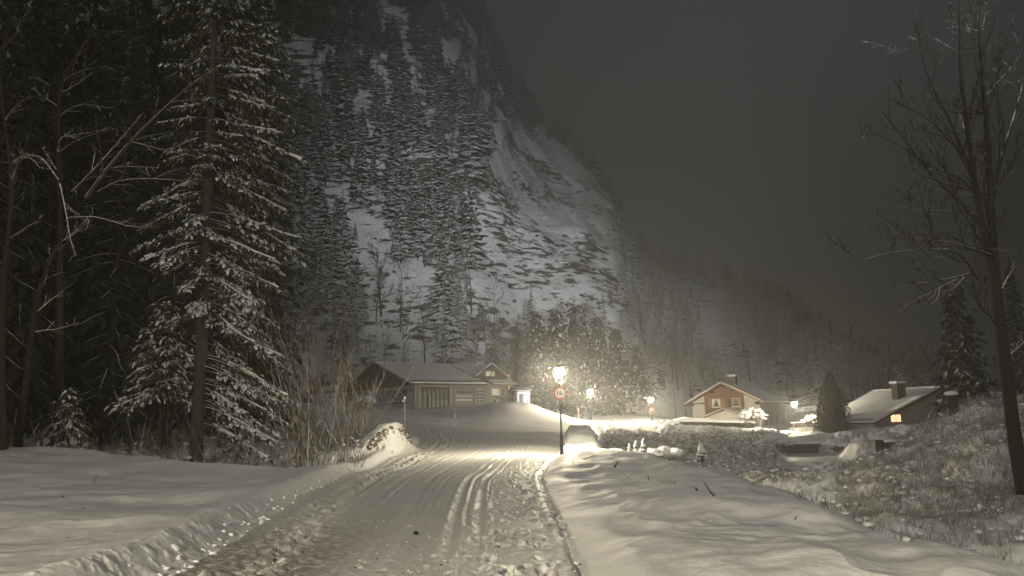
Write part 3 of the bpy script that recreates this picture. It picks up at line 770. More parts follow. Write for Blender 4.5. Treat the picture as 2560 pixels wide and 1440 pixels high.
# ------------------------------------------------------------------ bridge walls
def right_parapet():
    a = Vector((2.38, 39.3)); b = Vector((3.95, 56)); t = empty('bridge_parapet', (a.x, a.y, 0), 0, 'low bridge wall under a thick smooth pillow of snow right of the road', 'wall')
    st = MB(); sn = MB(); N = 60; K = 14; vs = []
    rng = random.Random(3)
    wst = MB()
    for i in range(N+1):
        s = i/N; c = a.lerp(b, s); z0 = 0
        w = 2.15 - .3*s + .06*math.sin(s*9); zt = .10 + 1.12*s**.85 + .075*math.sin(s*19) + .045*math.sin(s*37+1)
        if s < .1: zt -= (1-s/.1)**1.5*.2
        row = []
        for k in range(K+1):
            q = k/K; x = (q)*w; edge = min(q, 1-q)*2
            z = zt - .36*(1 - min(1, edge*3.2))**1.6 + .06*math.sin(q*5+s*14) + .03*math.sin(q*9-s*23)
            if q in (0, 1): z = zt - .62
            row.append((c.x + x - a.x - .05 + (-.22 if q == 0 else .22 if q == 1 else 0), c.y - a.y, z))
        vs += row
    fs = [(i*(K+1)+k, i*(K+1)+k+1, (i+1)*(K+1)+k+1, (i+1)*(K+1)+k) for i in range(N) for k in range(K)]
    fs.append(list(range(K+1))[::-1]); fs.append([N*(K+1)+k for k in range(K+1)])
    sn.add(vs, fs); sn.build('snow_cap', M['snow'], t, True)
    # stones of the wall below
    core = MB(); core.prism([(.12, .1, -2.6), (1.85, .1, -2.6), (1.85, .1, -.05), (.12, .1, -.05)], ((b-a).x, (b-a).y - .3, 0)); core.build('wall_core', M['concrete_dark'], t)
    base = None
    for i in range(95):
        s = rng.random(); c = a.lerp(b, s) - a; right = rng.random() < .6
        x = c.x + (1.9 if right else .10); z = rng.uniform(-.7 if right else -.1, .0) + s*.65
        if base is None:
            mb = MB(); mb.blob((0, 0, 0), .16, .26, .13, rng, lv=1, jit=.25); base = mb.mesh('stone', M['stone'])
        o = link('stone', base, t); o.location = (x, c.y, z); o.scale = [rng.uniform(.7, 1.5) for _ in range(3)]; o.rotation_euler = (rng.uniform(-.3, .3), 0, rng.uniform(-.3, .3))
right_parapet()
def left_wall():
    rng = random.Random(9); t = empty('stone_wall', (-7.3, 40, 0), 0, 'rough stone bridge wall showing through a heap of snow left of the road', 'wall')
    bases = []
    for k in range(4):
        mb = MB(); mb.blob((0, 0, 0), .10, .15, .15, rng, jit=.35, lv=1); bases.append(mb.mesh('stone', M['stone']))
    ax, ay, bx, by = -7.55, 37.6, -6.35, 44.2
    core = MB()
    cores = []
    for i in range(150):
        s = rng.random(); hmax = .12 + .85*min(1, s*1.6)*(1 if s < .62 or s > .72 else .4) * (1 - max(0, s-.85)*4)
        x = ax + (bx-ax)*s; y = ay + (by-ay)*s; g = gz(x+.55, y); z = g + rng.uniform(.05, hmax)
        o = link('stone', bases[rng.randrange(4)], t); o.location = (x + .28 - (z-g)*.25 + 7.3, y - 40, z)
        sc = rng.uniform(.7, 1.35); o.scale = (sc, sc*rng.uniform(.7, 1.3), sc*rng.uniform(.7, 1.2)); o.rotation_euler = (rng.uniform(-.5, .5), rng.uniform(-.4, .4), rng.uniform(-.6, .6))
    for s0 in range(12):
        s = (s0+.5)/12; x = ax+(bx-ax)*s + 7.3; y = ay+(by-ay)*s - 40; h = .95*min(1, s*1.6)+.05
        g = gz(x-7.3+.5, y+40); core.prism([(x-.15, y-.3, g-.6), (x+.22, y-.3, g-.6), (x+.08, y-.3, g+h-.15), (x-.15, y-.3, g+h-.15)], ((bx-ax)/12, .62, 0))
    core.build('wall_core', M['concrete_dark'], t)
left_wall()

# ------------------------------------------------------------------ bus garage
def snow_roof(parent, poly, th, base_mat, name='roof', snow_th=.28, inset=0.0):
    """roof plane given by its four top corners (level with the eave); a dark slab and a snow slab on it"""
    a = [Vector(p) for p in poly]; nrm = (a[1]-a[0]).cross(a[3]-a[0]).normalized()
    if nrm.z < 0: nrm = -nrm
    m = MB(); m.prism(a, -nrm*th); r = m.build(name, base_mat, parent)
    m = MB(); N = 10; vs = []; cen = sum(a, Vector())/4
    b = [p + (cen-p)*0.012 for p in a]
    for i in range(N+1):
        for j in range(N+1):
            u, v = i/N, j/N; p = b[0].lerp(b[1], u).lerp(b[3].lerp(b[2], u), v)
            e_ = min(u, 1-u, v, 1-v)*N; k = .55 if e_ < .5 else 1.0
            vs.append(p + nrm*(snow_th*k + .02*math.sin(u*9+v*5)))
    fs = [(i*(N+1)+j, (i+1)*(N+1)+j, (i+1)*(N+1)+j+1, i*(N+1)+j+1) for i in range(N) for j in range(N)]
    bd = [i*(N+1) for i in range(N+1)] + [N*(N+1)+j for j in range(1, N+1)] + [i*(N+1)+N for i in range(N-1, -1, -1)] + [j for j in range(N-1, 0, -1)]
    nb = len(vs)
    for i in bd:
        ii, jj = divmod(i, N+1); u, v = ii/N, jj/N; vs.append(b[0].lerp(b[1], u).lerp(b[3].lerp(b[2], u), v) + nrm*.003)
    L = len(bd); fs += [(bd[k], bd[(k+1) % L], nb+(k+1) % L, nb+k) for k in range(L)]
    m.add(vs, fs); m.build('roof_snow', M['snow_smooth'], r, True)
    return r
def garage():
    Y = 100.0; A = P(1037, 955, Y); zb = P(1037, 1030, Y).z; He = A.z - zb; th = math.radians(34)
    t = empty('bus_garage', (A.x, A.y, zb), th, 'long grey bus garage with snowy roof, lettered gable wall and two wide doors', 'building')
    He += .1; D = 22.0; hd = 11.0; L = 10.6; rise = 3.3; WZ = -1.5
    pl = M['plaster_grey']
    # front wall pieces around the openings
    w = MB()
    def wall(x0, x1, z0, z1): w.box(x0, 0, z0, x1, .3, z1)
    ops = [(.55, 5.2, 0, 3.3), (6.3, 9.2, 0, 3.25), (9.75, 10.95, 1.1, 3.1)]
    wall(0, .55, WZ, He-.02); wall(.552, 5.198, 3.3, He-.02); wall(5.2, 6.3, WZ, He-.02); wall(6.302, 9.198, 3.25, He-.02); wall(9.2, 9.75, WZ, He-.02)
    wall(9.752, 10.948, 3.1, He-.02); wall(9.752, 10.948, WZ, 1.1); wall(10.95, 12.2, WZ, He-.02); wall(.552, 5.198, WZ, -.02); wall(6.302, 9.198, WZ, -.02)
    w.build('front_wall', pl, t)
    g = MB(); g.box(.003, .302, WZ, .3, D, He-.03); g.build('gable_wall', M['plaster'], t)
    g = MB(); g.prism([(-.06, -.3, He-.45), (-.06, D+.3, He-.45), (-.06, hd, He+rise-.35)], (.05, 0, 0)); g.build('gable_cladding', M['wood_dark'], t)
    b = MB(); b.box(12.2, .3, WZ, 12.5, D, He-.03); b.box(.302, D-.3, WZ, 12.19, D, He-.04); b.build('back_wall', pl, t)
    b = MB(); b.box(.45, -.10, WZ, .75, -.003, He-.1); b.box(1.95, -.22, WZ, 2.35, .28, 2.2); b.box(5.25, -.12, WZ, 5.5, -.003, He-.1); b.box(5.95, -.12, WZ, 6.2, -.003, He-.1); b.build('pilaster', M['plaster_grey'], t)
    # bay one: folding doors with glass panes
    for i in range(7):
        x0 = .62 + i*.645; f = MB(); f.box(x0, .06, 0, x0+.62, .14, 3.25); d = f.build('door_leaf', M['concrete_dark'], t)
        for (za, zb_, mt) in ((.55, 1.55, M['plaster_grey'] if i in (2, 3, 4, 5, 6) else M['glass_dark']), (1.7, 2.9, M['glass_dark'])):
            p = MB(); p.box(x0+.09, .045, za, x0+.53, .057, zb_); p.build('pane', mt, d)
    # bay two: sectional door with rows of small windows
    f = MB(); f.box(6.32, .15, 0, 9.18, .25, 3.22); d = f.build('sectional_door', M['plaster_grey'], t)
    for r in range(3):
        for c in range(6):
            p = MB(); x0 = 6.52 + c*.44; z0 = 1.45 + r*.52; p.box(x0, .13, z0, x0+.30, .147, z0+.26); p.build('pane', M['curtain'] if r == 0 else M['glass_dark'] if r == 2 else M['plaster'], d)
    # grid window
    f = MB(); f.box(9.76, .12, 1.12, 10.94, .2, 3.08); d = f.build('window', M['white'], t)
    for r in range(4):
        for c in range(3):
            p = MB(); p.box(9.83+c*.37, .10, 1.18+r*.47, 10.13+c*.37, .118, 1.58+r*.47); p.build('pane', M['glass_dark'], d)
    # main roof
    k = rise/hd; oh = 1.0
    snow_roof(t, [(-1.3, -oh, He-oh*k), (L+.3, -oh, He-oh*k), (L+.3, hd, He+rise), (-1.3, hd, He+rise)], .22, M['wood_dark'])
    snow_roof(t, [(L+.3+5.6, D+oh, He-oh*k), (-1.3, D+oh, He-oh*k), (-1.3, hd+.004, He+rise), (L+.3+5.6, hd+.004, He+rise)], .22, M['wood_dark'])
    # taller house end to the right: cross gable, side roofs, lit windows
    snow_roof(t, [(L+.305, 3.2, He+1.0), (L+6.0, 3.2, He+1.0), (L+6.0, hd, He+rise), (L+.305, hd, He+rise)], .2, M['wood_dark'])
    h = MB(); h.box(L+.31, 3.9, WZ, 15.6, hd, He+.8); h.build('house_wall', M['wood_dark'], t)
    cg = MB(); cx = 12.7; cg.prism([(cx-2.3, 1.2, He-.1), (cx+2.2, 1.2, He-.1), (cx+2.2, 1.2, He+1.1), (cx, 1.2, He+2.65), (cx-2.3, 1.2, He+1.1)], (0, 2.69, 0)); cgo = cg.build('cross_gable', M['wood_dark'], t)
    b = MB()
    b.prism([(cx-.75, 1.18, He+.95), (cx+.75, 1.18, He+.95), (cx+.75, 1.18, He+1.65), (cx-.75, 1.18, He+1.65)], (0, -.03, 0)); bw = b.build('gable_window', M['curtain'], cgo)
    b = MB(); b.prism([(cx-.08, 1.14, He+.95), (cx+.08, 1.14, He+.95), (cx+.45, 1.14, He+1.65), (cx+.29, 1.14, He+1.65)], (0, -.03, 0)); b.build('gable_brace', M['wood_dark'], cgo)
    snow_roof(t, [(cx-2.9, .6, He+.72), (cx, .6, He+2.75), (cx, hd, He+2.75), (cx-2.9, hd, He+.72)], .15, M['wood_dark'], snow_th=.2)
    snow_roof(t, [(cx+2.9, .6, He+.72), (cx+.004, .6, He+2.75), (cx+.004, hd, He+2.75), (cx+2.9, hd, He+.72)], .15, M['wood_dark'], snow_th=.2)
    snow_roof(t, [(L+1.2, -1.2, He-.35), (15.9, -1.2, He-.35), (15.9, 1.1, He+.35), (L+1.2, 1.1, He+.35)], .15, M['wood_dark'], snow_th=.25)
    lw = MB(); lw.box(12.2, .31, WZ, 15.2, 3.8, He-.3); lw.build('lower_wall', M['plaster_grey'], t)
    for (x0, z0, x1, z1, mt) in ((12.45, 2.3, 12.95, 3.1, M['curtain']), (13.1, 2.3, 13.6, 3.1, M['curtain']), (13.9, 2.2, 14.5, 3.1, M['glass_dark']), (12.5, .2, 13.1, 1.7, M['glass_dark']), (13.3, .3, 13.8, 1.5, M['wood_pale']), (14.1, .3, 14.6, 1.5, M['glass_dark'])):
        f = MB(); f.box(x0-.06, .26, z0-.06, x1+.06, .308, z1+.06); d = f.build('window', M['white'], t); p = MB(); p.box(x0, .24, z0, x1, .258, z1); p.build('pane', mt, d)
    snow_roof(t, [(12.9, -1.0, 1.85), (15.6, -1.0, 1.85), (15.6, .28, 2.1), (12.9, .28, 2.1)], .1, M['wood_dark'], name='porch_roof', snow_th=.16)
    pp = MB(); pp.box(13.1, -.9, WZ, 13.2, -.8, 1.78); pp.build('porch_post', M['wood_pale'], t); pp = MB(); pp.box(15.2, -.9, WZ, 15.3, -.8, 1.78); pp.build('porch_post', M['wood_dark'], t)
    # upper lit windows at the right end
    h = MB(); h.box(15.62, 2.6, WZ, 17.2, hd-1, He+1.55); h.build('end_wall', M['wood_dark'], t)
    for i, (x0, x1, z0, z1) in enumerate(((15.75, 16.2, He+.35, He+1.35), (16.35, 16.5, He+.35, He+1.35), (16.65, 16.95, He+.35, He+1.35), (16.7, 16.95, He-.9, He-.05))):
        p = MB(); p.box(x0-.05, 2.53, z0-.05, x1+.05, 2.598, z1+.05); f = p.build('window_frame', M['wood_dark'], t); p = MB(); p.box(x0, 2.50, z0, x1, 2.528, z1); p.build('pane', M['win_orange'], f)
    # lettering on the gable wall (faces left)
    R = (math.pi/2, 0, -math.pi/2)
    def txt(s, size, y, z, mat=M['sign_grey'], sx_=1.0):
        o = link('lettering', text_mesh(s, size, mat, .01), t); o.location = (-.012, y, z); o.rotation_euler = R; o.scale = (sx_, 1, 1)
    txt('Omnibus   Taxi', 1.05, 6.4, 3.0, sx_=1.25); txt('A. RICHTER', .85, 8.6, 2.05, sx_=1.35); txt('Telefon  Tag u. Nacht', .34, 6.5, .72, sx_=1.5)
    sb = MB(); 
    for i, z in enumerate((2.62, 2.38, 2.14, 1.90, 1.66)): sb.prism([(-.012, 4.6+i*.22, z), (-.012, 2.4+i*.22, z), (-.012, 2.4+i*.22, z-.07), (-.012, 4.6+i*.22, z-.07)], (.008, 0, 0))
    sb.prism([(-.012, 4.55, 2.7), (-.012, 4.35, 2.7), (-.012, 5.45, 1.5), (-.012, 5.65, 1.5)], (.008, 0, 0)); sb.prism([(-.012, 2.6, 2.7), (-.012, 2.4, 2.7), (-.012, 3.4, 1.5), (-.012, 3.6, 1.5)], (.008, 0, 0))
    sb.prism([(-.012, 2.2, 1.42), (-.012, 12.5, 1.42), (-.012, 12.5, 1.20), (-.012, 2.2, 1.20)], (.008, 0, 0)); sb.prism([(-.012, 5.2, 2.55), (-.012, 12.5, 2.55), (-.012, 12.5, 2.49), (-.012, 5.2, 2.49)], (.008, 0, 0))
    sb.build('sign_stripes', M['sign_grey'], t)
    lm = MB(); lm.box(-.12, .8, 2.6, -.02, 1.0, 3.0); lm.build('vent_box', M['metal_dark'], t); lm = MB(); lm.box(-.10, 1.3, .5, -.02, 1.55, .75); lm.build('meter_box', M['white'], t)
garage()

# cold floodlight and the pale shed it lights, past the garage
fp = P(1312, 975, 104); sh = empty('tool_shed', (fp.x-.2, fp.y, P(1312, 1003, 104).z-1), .15, 'small pale shed lit cold white behind the snow mound', 'shed')
m = MB(); m.box(-.9, 0, 0, .9, 2.2, 2.4); m.build('wall', M['white'], sh)
snow_roof(sh, [(-1.2, -.5, 2.42), (1.2, -.5, 2.42), (1.2, 2.5, 2.9), (-1.2, 2.5, 2.9)], .1, M['wood_dark'], snow_th=.2)
m = MB(); m.box(-.6, -.04, .6, 0, -.003, 2.0); m.build('door', M['glass_dark'], sh)
m = MB(); m.box(.25, -.03, 1.3, .65, -.003, 1.8); m.build('window', M['glass_dark'], sh)
fl = empty('floodlight', (fp.x+.3, fp.y-1.5, P(1312, 1000, 102).z-.7), 0, 'cold white floodlight burning low behind the snow mound', 'floodlight')
m = MB(); m.tube([(0, 0, -1), (0, 0, .9)], .04, 8); m.build('stand', M['metal_dark'], fl)
m = MB(); m.box(-.22, -.12, .9, .22, .0, 1.2); m.build('housing', M['metal_dark'], fl)
m = MB(); m.box(-.19, .004, .93, .19, .02, 1.17); m.build('lens', M['flood_glass'], fl)
m = MB(); m.box(-.16, -.135, .95, .16, -.122, 1.10); m.build('side_lens', m_emit('side_lens', (.72, .88, 1), 14), fl)

# ------------------------------------------------------------------ chalet
def chalet():
    Y = 115.0; A = P(1912, 1006, Y); Z0 = A.z - 3.9; be = math.radians(37)
    t = empty('chalet', (A.x, A.y, Z0), -be, 'alpine chalet with red brown boarded gable, shuttered windows and snowy roof', 'house')
    # local: x to the right along the front (negative = left), y back ; gable front on y=0 plane inset .9
    Wd = 13.3; h = 3.9; rise = 3.35; cx = -Wd/2; Dp = 13.5; k = rise/(Wd/2)
    i0, i1 = -Wd+1.1, -1.1
    def top(x): return h + (Wd/2 - abs(x-cx))*k - .12
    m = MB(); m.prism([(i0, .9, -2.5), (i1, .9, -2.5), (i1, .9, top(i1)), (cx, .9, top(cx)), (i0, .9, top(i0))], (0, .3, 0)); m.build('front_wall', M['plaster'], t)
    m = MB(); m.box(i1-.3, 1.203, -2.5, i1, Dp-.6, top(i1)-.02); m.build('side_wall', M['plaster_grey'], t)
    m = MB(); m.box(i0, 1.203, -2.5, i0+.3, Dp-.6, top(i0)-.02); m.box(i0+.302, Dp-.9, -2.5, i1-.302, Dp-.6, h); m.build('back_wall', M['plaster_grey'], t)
    b0, b1 = i0+2.1, i1-2.4
    bd = MB(); N = 26
    for i in range(N):
        x0 = b0 + (b1-b0)*i/N; x1 = b0 + (b1-b0)*(i+1)/N - .02
        bd.prism([(x0, .897, 2.3), (x1, .897, 2.3), (x1, .897, top(x1)-.1), (x0, .897, top(x0)-.1)], (0, -.05-.012*(i % 2), 0))
    bd.build('gable_boards', M['wood_red'], t)
    m = MB(); m.prism([(i0+.3, .84, 3.95), (i0+.3, .84, 4.15), (b0-.02, .84, 4.15), (b0-.02, .84, 3.95)], (0, -.3, 0)); 
    for x in (b0+1.6, cx, b1-1.6): m.box(x-.12, -.6, top(x)-.55, x+.12, .84, top(x)-.3)
    for x in (i0+.15, i1-.15): m.box(x-.15, -.5, top(x)-.75, x+.15, .895, top(x)-.35)
    m.build('purlins', M['wood_dark'], t)
    for (x0, first) in ((cx-2.1, True), (cx+1.15, False)):
        f = MB(); f.box(x0, .79, 3.4, x0+1.35, .835, 4.7); w = f.build('window', M['white'], t)
        p = MB(); p.box(x0+.07, .775, 3.48, x0+1.28, .787, 4.63); p.build('pane', M['glass_dark'], w)
        for s in (0, 1):
            c = MB(); xa = x0+.07 if s == 0 else x0+1.28; q = .5 if s == 0 else -.5
            c.prism([(xa, .772, 4.63), (xa+q*1.1, .772, 4.63), (xa+q*.25, .772, 3.5), (xa, .772, 3.5)], (0, -.008, 0)); c.build('curtain', M['curtain'] if first else M['wood_pale'], w)
        c = MB(); c.box(x0-.1, .6, 3.30, x0+1.45, .78, 3.38); c.build('window_sill', M['snow_smooth'], w)
        for xs in (x0-.62, x0+1.4):
            s = MB(); s.box(xs, .78, 3.4, xs+.56, .83, 4.7); so_ = s.build('shutter', M['wood_pale'] if first else M['wood_dark'], t)
    # balcony rail at the right of the gable
    m = MB(); m.box(b1+.1, -.1, 2.2, i1+.5, .0, 3.1); m.box(b1+.1, -.1, 2.0, i1+.5, .84, 2.18); m.build('balcony', M['wood_pale'], t)
    # main roof and its snow
    o = .9
    snow_roof(t, [(-Wd, -.3, h), (-Wd, Dp, h), (cx, Dp-2, h+rise), (cx, -.3, h+rise)], .2, M['wood_dark'], snow_th=.3)
    snow_roof(t, [(0, -.3, h), (0, Dp, h), (cx+.004, Dp-2, h+rise), (cx+.004, -.3, h+rise)], .2, M['wood_dark'], snow_th=.3)
    for sgn in (-1, 1):
        m = MB(); xe = -Wd if sgn < 0 else 0
        m.prism([(xe, -.33, h-.24), (cx, -.33, h+rise-.24), (cx, -.33, h+rise-.02), (xe, -.33, h-.02)], (0, -.06, 0)); m.build('bargeboard', M['wood_pale'], t)
    c = MB(); c.box(cx+.2, 2.4, h+rise-.6, cx+1.4, 3.3, h+rise+1.0); ch = c.build('chimney', M['concrete_dark'], t); c = MB(); c.box(cx+.1, 2.3, h+rise+1.003, cx+1.5, 3.4, h+rise+1.28); c.build('chimney_snow', M['snow_smooth'], ch)
    # porch with its own small gable
    px0, px1 = cx-2.8, cx+4.6; pc = cx+.9; pe = 1.75; pr = 2.85
    m = MB(); m.prism([(px0+.5, -1.6, -2.2), (px1-.5, -1.6, -2.2), (px1-.5, -1.6, pe+.1), (pc, -1.6, pr), (px0+.5, -1.6, pe+.1)], (0, 2.48, 0)); m.build('porch_wall', M['plaster'], t)
    snow_roof(t, [(px0, -2.3, pe), (px0, .84, pe), (pc, .84, pr+.25), (pc, -2.3, pr+.25)], .15, M['wood_pale'], name='porch_roof', snow_th=.2)
    snow_roof(t, [(px1, -2.3, pe), (px1, .84, pe), (pc+.004, .84, pr+.25), (pc+.004, -2.3, pr+.25)], .15, M['wood_pale'], name='porch_roof', snow_th=.2)
    # side windows
    for y0 in (2.6, 5.2, 8.0):
        f = MB(); f.box(i1+.003, y0, .2, i1+.04, y0+.95, 1.75); w = f.build('window', M['wood_dark'], t); p = MB(); p.box(i1+.042, y0+.1, .3, i1+.05, y0+.85, 1.65); p.build('pane', M['glass_dark'], w)
    f = MB(); f.prism([(i1+.003, 6.8, -2.4), (i1+.003, 8.0, -2.4), (i1+.003, 8.0, -1.2), (i1+.003, 7.7, -.85), (i1+.003, 7.1, -.85), (i1+.003, 6.8, -1.2)], (.05, 0, 0)); f.build('arched_door', M['wood_dark'], t)
chalet()

def plain_house(name, loc, rz, Wd, Dp, h, rise, wallm, label, wins=(), chim=None, lit=None):
    """gable front on the -y side, centred on x=0"""
    t = empty(name, loc, rz, label, 'house'); k = rise/(Wd/2); hw = Wd/2-.6
    top = h + (Wd/2-hw)*k - .14
    m = MB(); m.prism([(-hw, 0, -3), (hw, 0, -3), (hw, 0, top), (0, 0, h+rise-.15), (-hw, 0, top)], (0, Dp-1, 0)); m.build('wall', wallm, t)
    snow_roof(t, [(-Wd/2, -.7, h), (-Wd/2, Dp-.3, h), (0, Dp-.3, h+rise), (0, -.7, h+rise)], .18, M['wood_dark'])
    snow_roof(t, [(Wd/2, -.7, h), (Wd/2, Dp-.3, h), (.004, Dp-.3, h+rise), (.004, -.7, h+rise)], .18, M['wood_dark'])
    for (x, z, w, hh, mt) in wins:
        f = MB(); f.box(x-.06, -.05, z-.06, x+w+.06, -.003, z+hh+.06); wn = f.build('window', M['white'] if mt != 'win_warm' else M['wood_dark'], t)
        if mt == 'win_warm':
            for s in (0, 1):
                p = MB(); p.box(x + s*(w/2+.03), -.08, z, x + s*(w/2+.03) + w/2-.03, -.053, z+hh); p.build('pane', M[mt], wn)
        else:
            p = MB(); p.box(x, -.08, z, x+w, -.053, z+hh); p.build('pane', M[mt], wn)
    if chim:
        x, y, s, zt = chim; c = MB(); c.box(x-s/2, y-s/2, h, x+s/2, y+s/2, zt); ch = c.build('chimney', M['concrete_dark'], t)
        c = MB(); c.box(x-s/2-.08, y-s/2-.08, zt+.003, x+s/2+.08, y+s/2+.08, zt+.22); c.build('chimney_snow', M['snow_smooth'], ch)
    return t
ap = P(2345, 967, 80)
plain_house('low_house', (ap.x, ap.y, ap.z-5.2), math.radians(10), 17.0, 11, 1.6, 3.6, M['plaster_grey'], 'dark low house at the right with one warm lit window and a broad chimney',
            [(-6.05, 1.62, 1.15, .75, 'win_warm')], (-3.1, 2.2, 1.0, 5.7))
hp = P(2028, 988, 135)
plain_house('pale_house', (hp.x, hp.y, hp.z-5.8), math.radians(-8), 11, 9, 3.6, 2.2, M['plaster'], 'pale gabled house half hidden behind the dark conifer and street lamp',
            [(-.6, 2.3, 1.2, 1.0, 'glass_dark'), (2.0, 2.3, 1.0, 1.0, 'glass_dark')])
hp = P(2105, 985, 150)
plain_house('far_house', (hp.x, hp.y, hp.z-5.2), math.radians(35), 12, 10, 3.0, 2.2, M['plaster_grey'], 'far snowy roofed house with square chimney right of the dark conifer', [(-2, 1.2, 1.0, 1.0, 'glass_dark')], (4.1, 4.0, .9, 5.3))

# ------------------------------------------------------------------ weir, garden walls, small posts
wp = P(1998, 1108, 71); t = empty('weir', (wp.x, wp.y, wp.z), 0, 'dark concrete weir with snow on its beam across the frozen stream', 'weir')
m = MB(); m.box(-2.0, 0, -.42, 2.0, .5, -.08); m.build('beam', M['concrete_dark'], t)
m = MB(); m.box(-2.0, -.03, -.078, 2.0, .55, .10); m.build('snow_cap', M['snow_smooth'], t)
m = MB(); m.box(-1.9, .25, -1.6, 1.9, .45, -.422); m.build('sluice_wall', M['concrete_dark'], t)
m = MB(); m.box(-1.2, .0, -.62, 1.4, .24, -.55); m.build('ledge', M['concrete'], t)
for s in (-1, 1):
    tt = empty('stone_bank', (wp.x + s*3.5, wp.y-.2, wp.z-.9), 0, 'snow heaped rock bank on the %s side of the weir' % ('left' if s < 0 else 'right'), 'rock bank'); rng = random.Random(8+s)
    for k in range(14):
        b = MB(); b.blob((rng.uniform(-.9, .9), rng.uniform(-1.6, .8), rng.uniform(-.8, .8)), .55, .5, .42, rng, jit=.3); b.build('boulder', M['stone'], tt, True)
    b = MB(); b.blob((0, 0, .65), 1.25, 1.5, .5, rng, jit=.1, lv=2); b.build('snow_heap', M['snow'], tt, True)
gp = P(2205, 1100, 46); t = empty('garden_wall', (gp.x, gp.y, gp.z-.2), math.radians(28), 'short dark retaining wall with a snow cap on the brushy slope', 'wall')
m = MB(); m.box(.1, 0, -1.2, 2.1, .25, .05); m.build('wall', M['concrete_dark'], t)
m = MB(); m.box(-.25, -.1, -1.0, .08, .3, .2); m.build('end_post', M['wood_dark'], t)
m = MB(); m.box(.0, -.12, .055, 2.2, .4, .2); m.build('snow_cap', M['snow'], t, True)
sp = P(2385, 1030, 44); t = empty('tree_stump', (sp.x, sp.y, sp.z-.4), 0, 'tall dark tree stump wearing a cap of snow on the brushy hill', 'stump')
m = MB(); m.lathe((0, 0, 0), [(.36, 0), (.27, .4), (.25, .9), (.27, 1.4)], 9); m.build('stump', M['bark_dark'], t)
m = MB(); m.blob((-.03, 0, 1.48), .40, .38, .15, random.Random(4), jit=.08, lv=2); m.build('snow_cap', M['snow_smooth'], t, True)

# garden fence and steps by the street lamp
fp2 = P(1990, 1057, 93); t = empty('wooden_fence', fp2, 0, 'pale railing fence with snow on top below the street lamp by the chalet', 'fence')
for i in range(9):
    m = MB(); m.box(-.5+i*.17, 0, -.55, -.43+i*.17, .04, -.05); m.build('picket', M['wood_dark'], t)
m = MB(); m.box(-.6, -.03, -.06, 1.1, .07, .0); m.build('rail', M['wood_pale'], t); m = MB(); m.box(-.6, -.05, .003, 1.1, .09, .08); m.build('snow_cap', M['snow_smooth'], t)
st_ = P(2010, 1070, 90); t = empty('snowy_steps', (st_.x, st_.y, st_.z-.3), 0, 'snow covered steps going down right of the chalet', 'steps')
for i in range(5):
    m = MB(); m.box(-.9+i*.42, -.6, -1.6, -.48+i*.42, .6, .25-i*.19); m.build('step', M['snow'], t)
m = MB(); m.box(-1.4, .8, -1.8, 1.4, 1.0, .35); m.build('wall', M['plaster'], t)

def pole_thing(name, px, pyb, pyt, Y, r, mat, label, cat, cap=None):
    b = P(px, pyb, Y); tp = P(px, pyt, Y); t = empty(name, b, 0, label, cat)
    m = MB(); m.tube([(0, 0, -.5), (0, 0, (tp.z-b.z))], r, 8); m.build('pole', mat, t); return t, tp.z-b.z
t, h = pole_thing('marker_pole', 1011, 1095, 997, 45.5, .04, M['metal_grey'], 'thin grey pole with small cap beyond the left stone wall', 'pole')
m = MB(); m.blob((0, 0, h+.05), .08, .08, .09, random.Random(1), jit=.05, lv=2); m.build('snow_cap', M['snow_smooth'], t, True); m = MB(); m.box(-.13, -.03, h-.18, -.045, .03, h-.06); m.build('bracket', M['white'], t)
p = P(1003, 1092, 46.5); t = empty('delineator_post', p, 0, 'short grey delineator post beside the thin pole', 'post')
m = MB(); m.prism([(-.09, -.05, -.4), (.09, -.05, -.4), (.06, .06, -.4), (-.06, .06, -.4)], (0, 0, 1.05)); m.build('post', M['concrete'], t); m = MB(); m.blob((0, 0, .70), .11, .09, .09, random.Random(1), jit=.05); m.build('snow_cap', M['snow_smooth'], t, True)
p = P(1137, 1040, 84); t = empty('delineator_post', p, 0, 'small white delineator post standing before the garage yard', 'post')
m = MB(); m.box(-.10, -.06, -.4, .10, .06, .72); m.build('post', M['white'], t); m = MB(); m.box(-.103, -.064, .42, .103, .064, .56); m.build('reflector_band', M['sign_grey'], t)
p = P(1448, 1058, 93); t = empty('snow_stake', p, 0, 'thin red and white snow stake right of the nearest street lamp', 'snow stake')
for i in range(5):
    m = MB(); m.tube([(0, 0, -.3+i*.42), (0, 0, .117+i*.42)], .035, 8); m.build('stake_band', M['red'] if i % 2 else M['white'], t)
p = P(1459, 1058, 88); t = empty('snow_stake', p, 0, 'short red and white snow stake at the far end of the bridge wall', 'snow stake')
for i in range(2):
    m = MB(); m.tube([(0, 0, -.3+i*.42), (0, 0, .117+i*.42)], .03, 8); m.build('stake_band', M['red'] if i % 2 else M['white'], t)

# stone on the road, stones in the tracks
p = P(1040, 1342, 11.6); m = MB(); rng = random.Random(2); m.blob((0, 0, .03), .038, .034, .03, rng, jit=.2, lv=2); m.blob((-.045, -.02, .005), .025, .02, .014, rng, jit=.2)
o = m.build('stone', M['black'], None, True); o.location = (p.x, p.y, gz(p.x, p.y)); tag(o, 'dark lump of rock lying on the packed snow of the lane', 'stone')

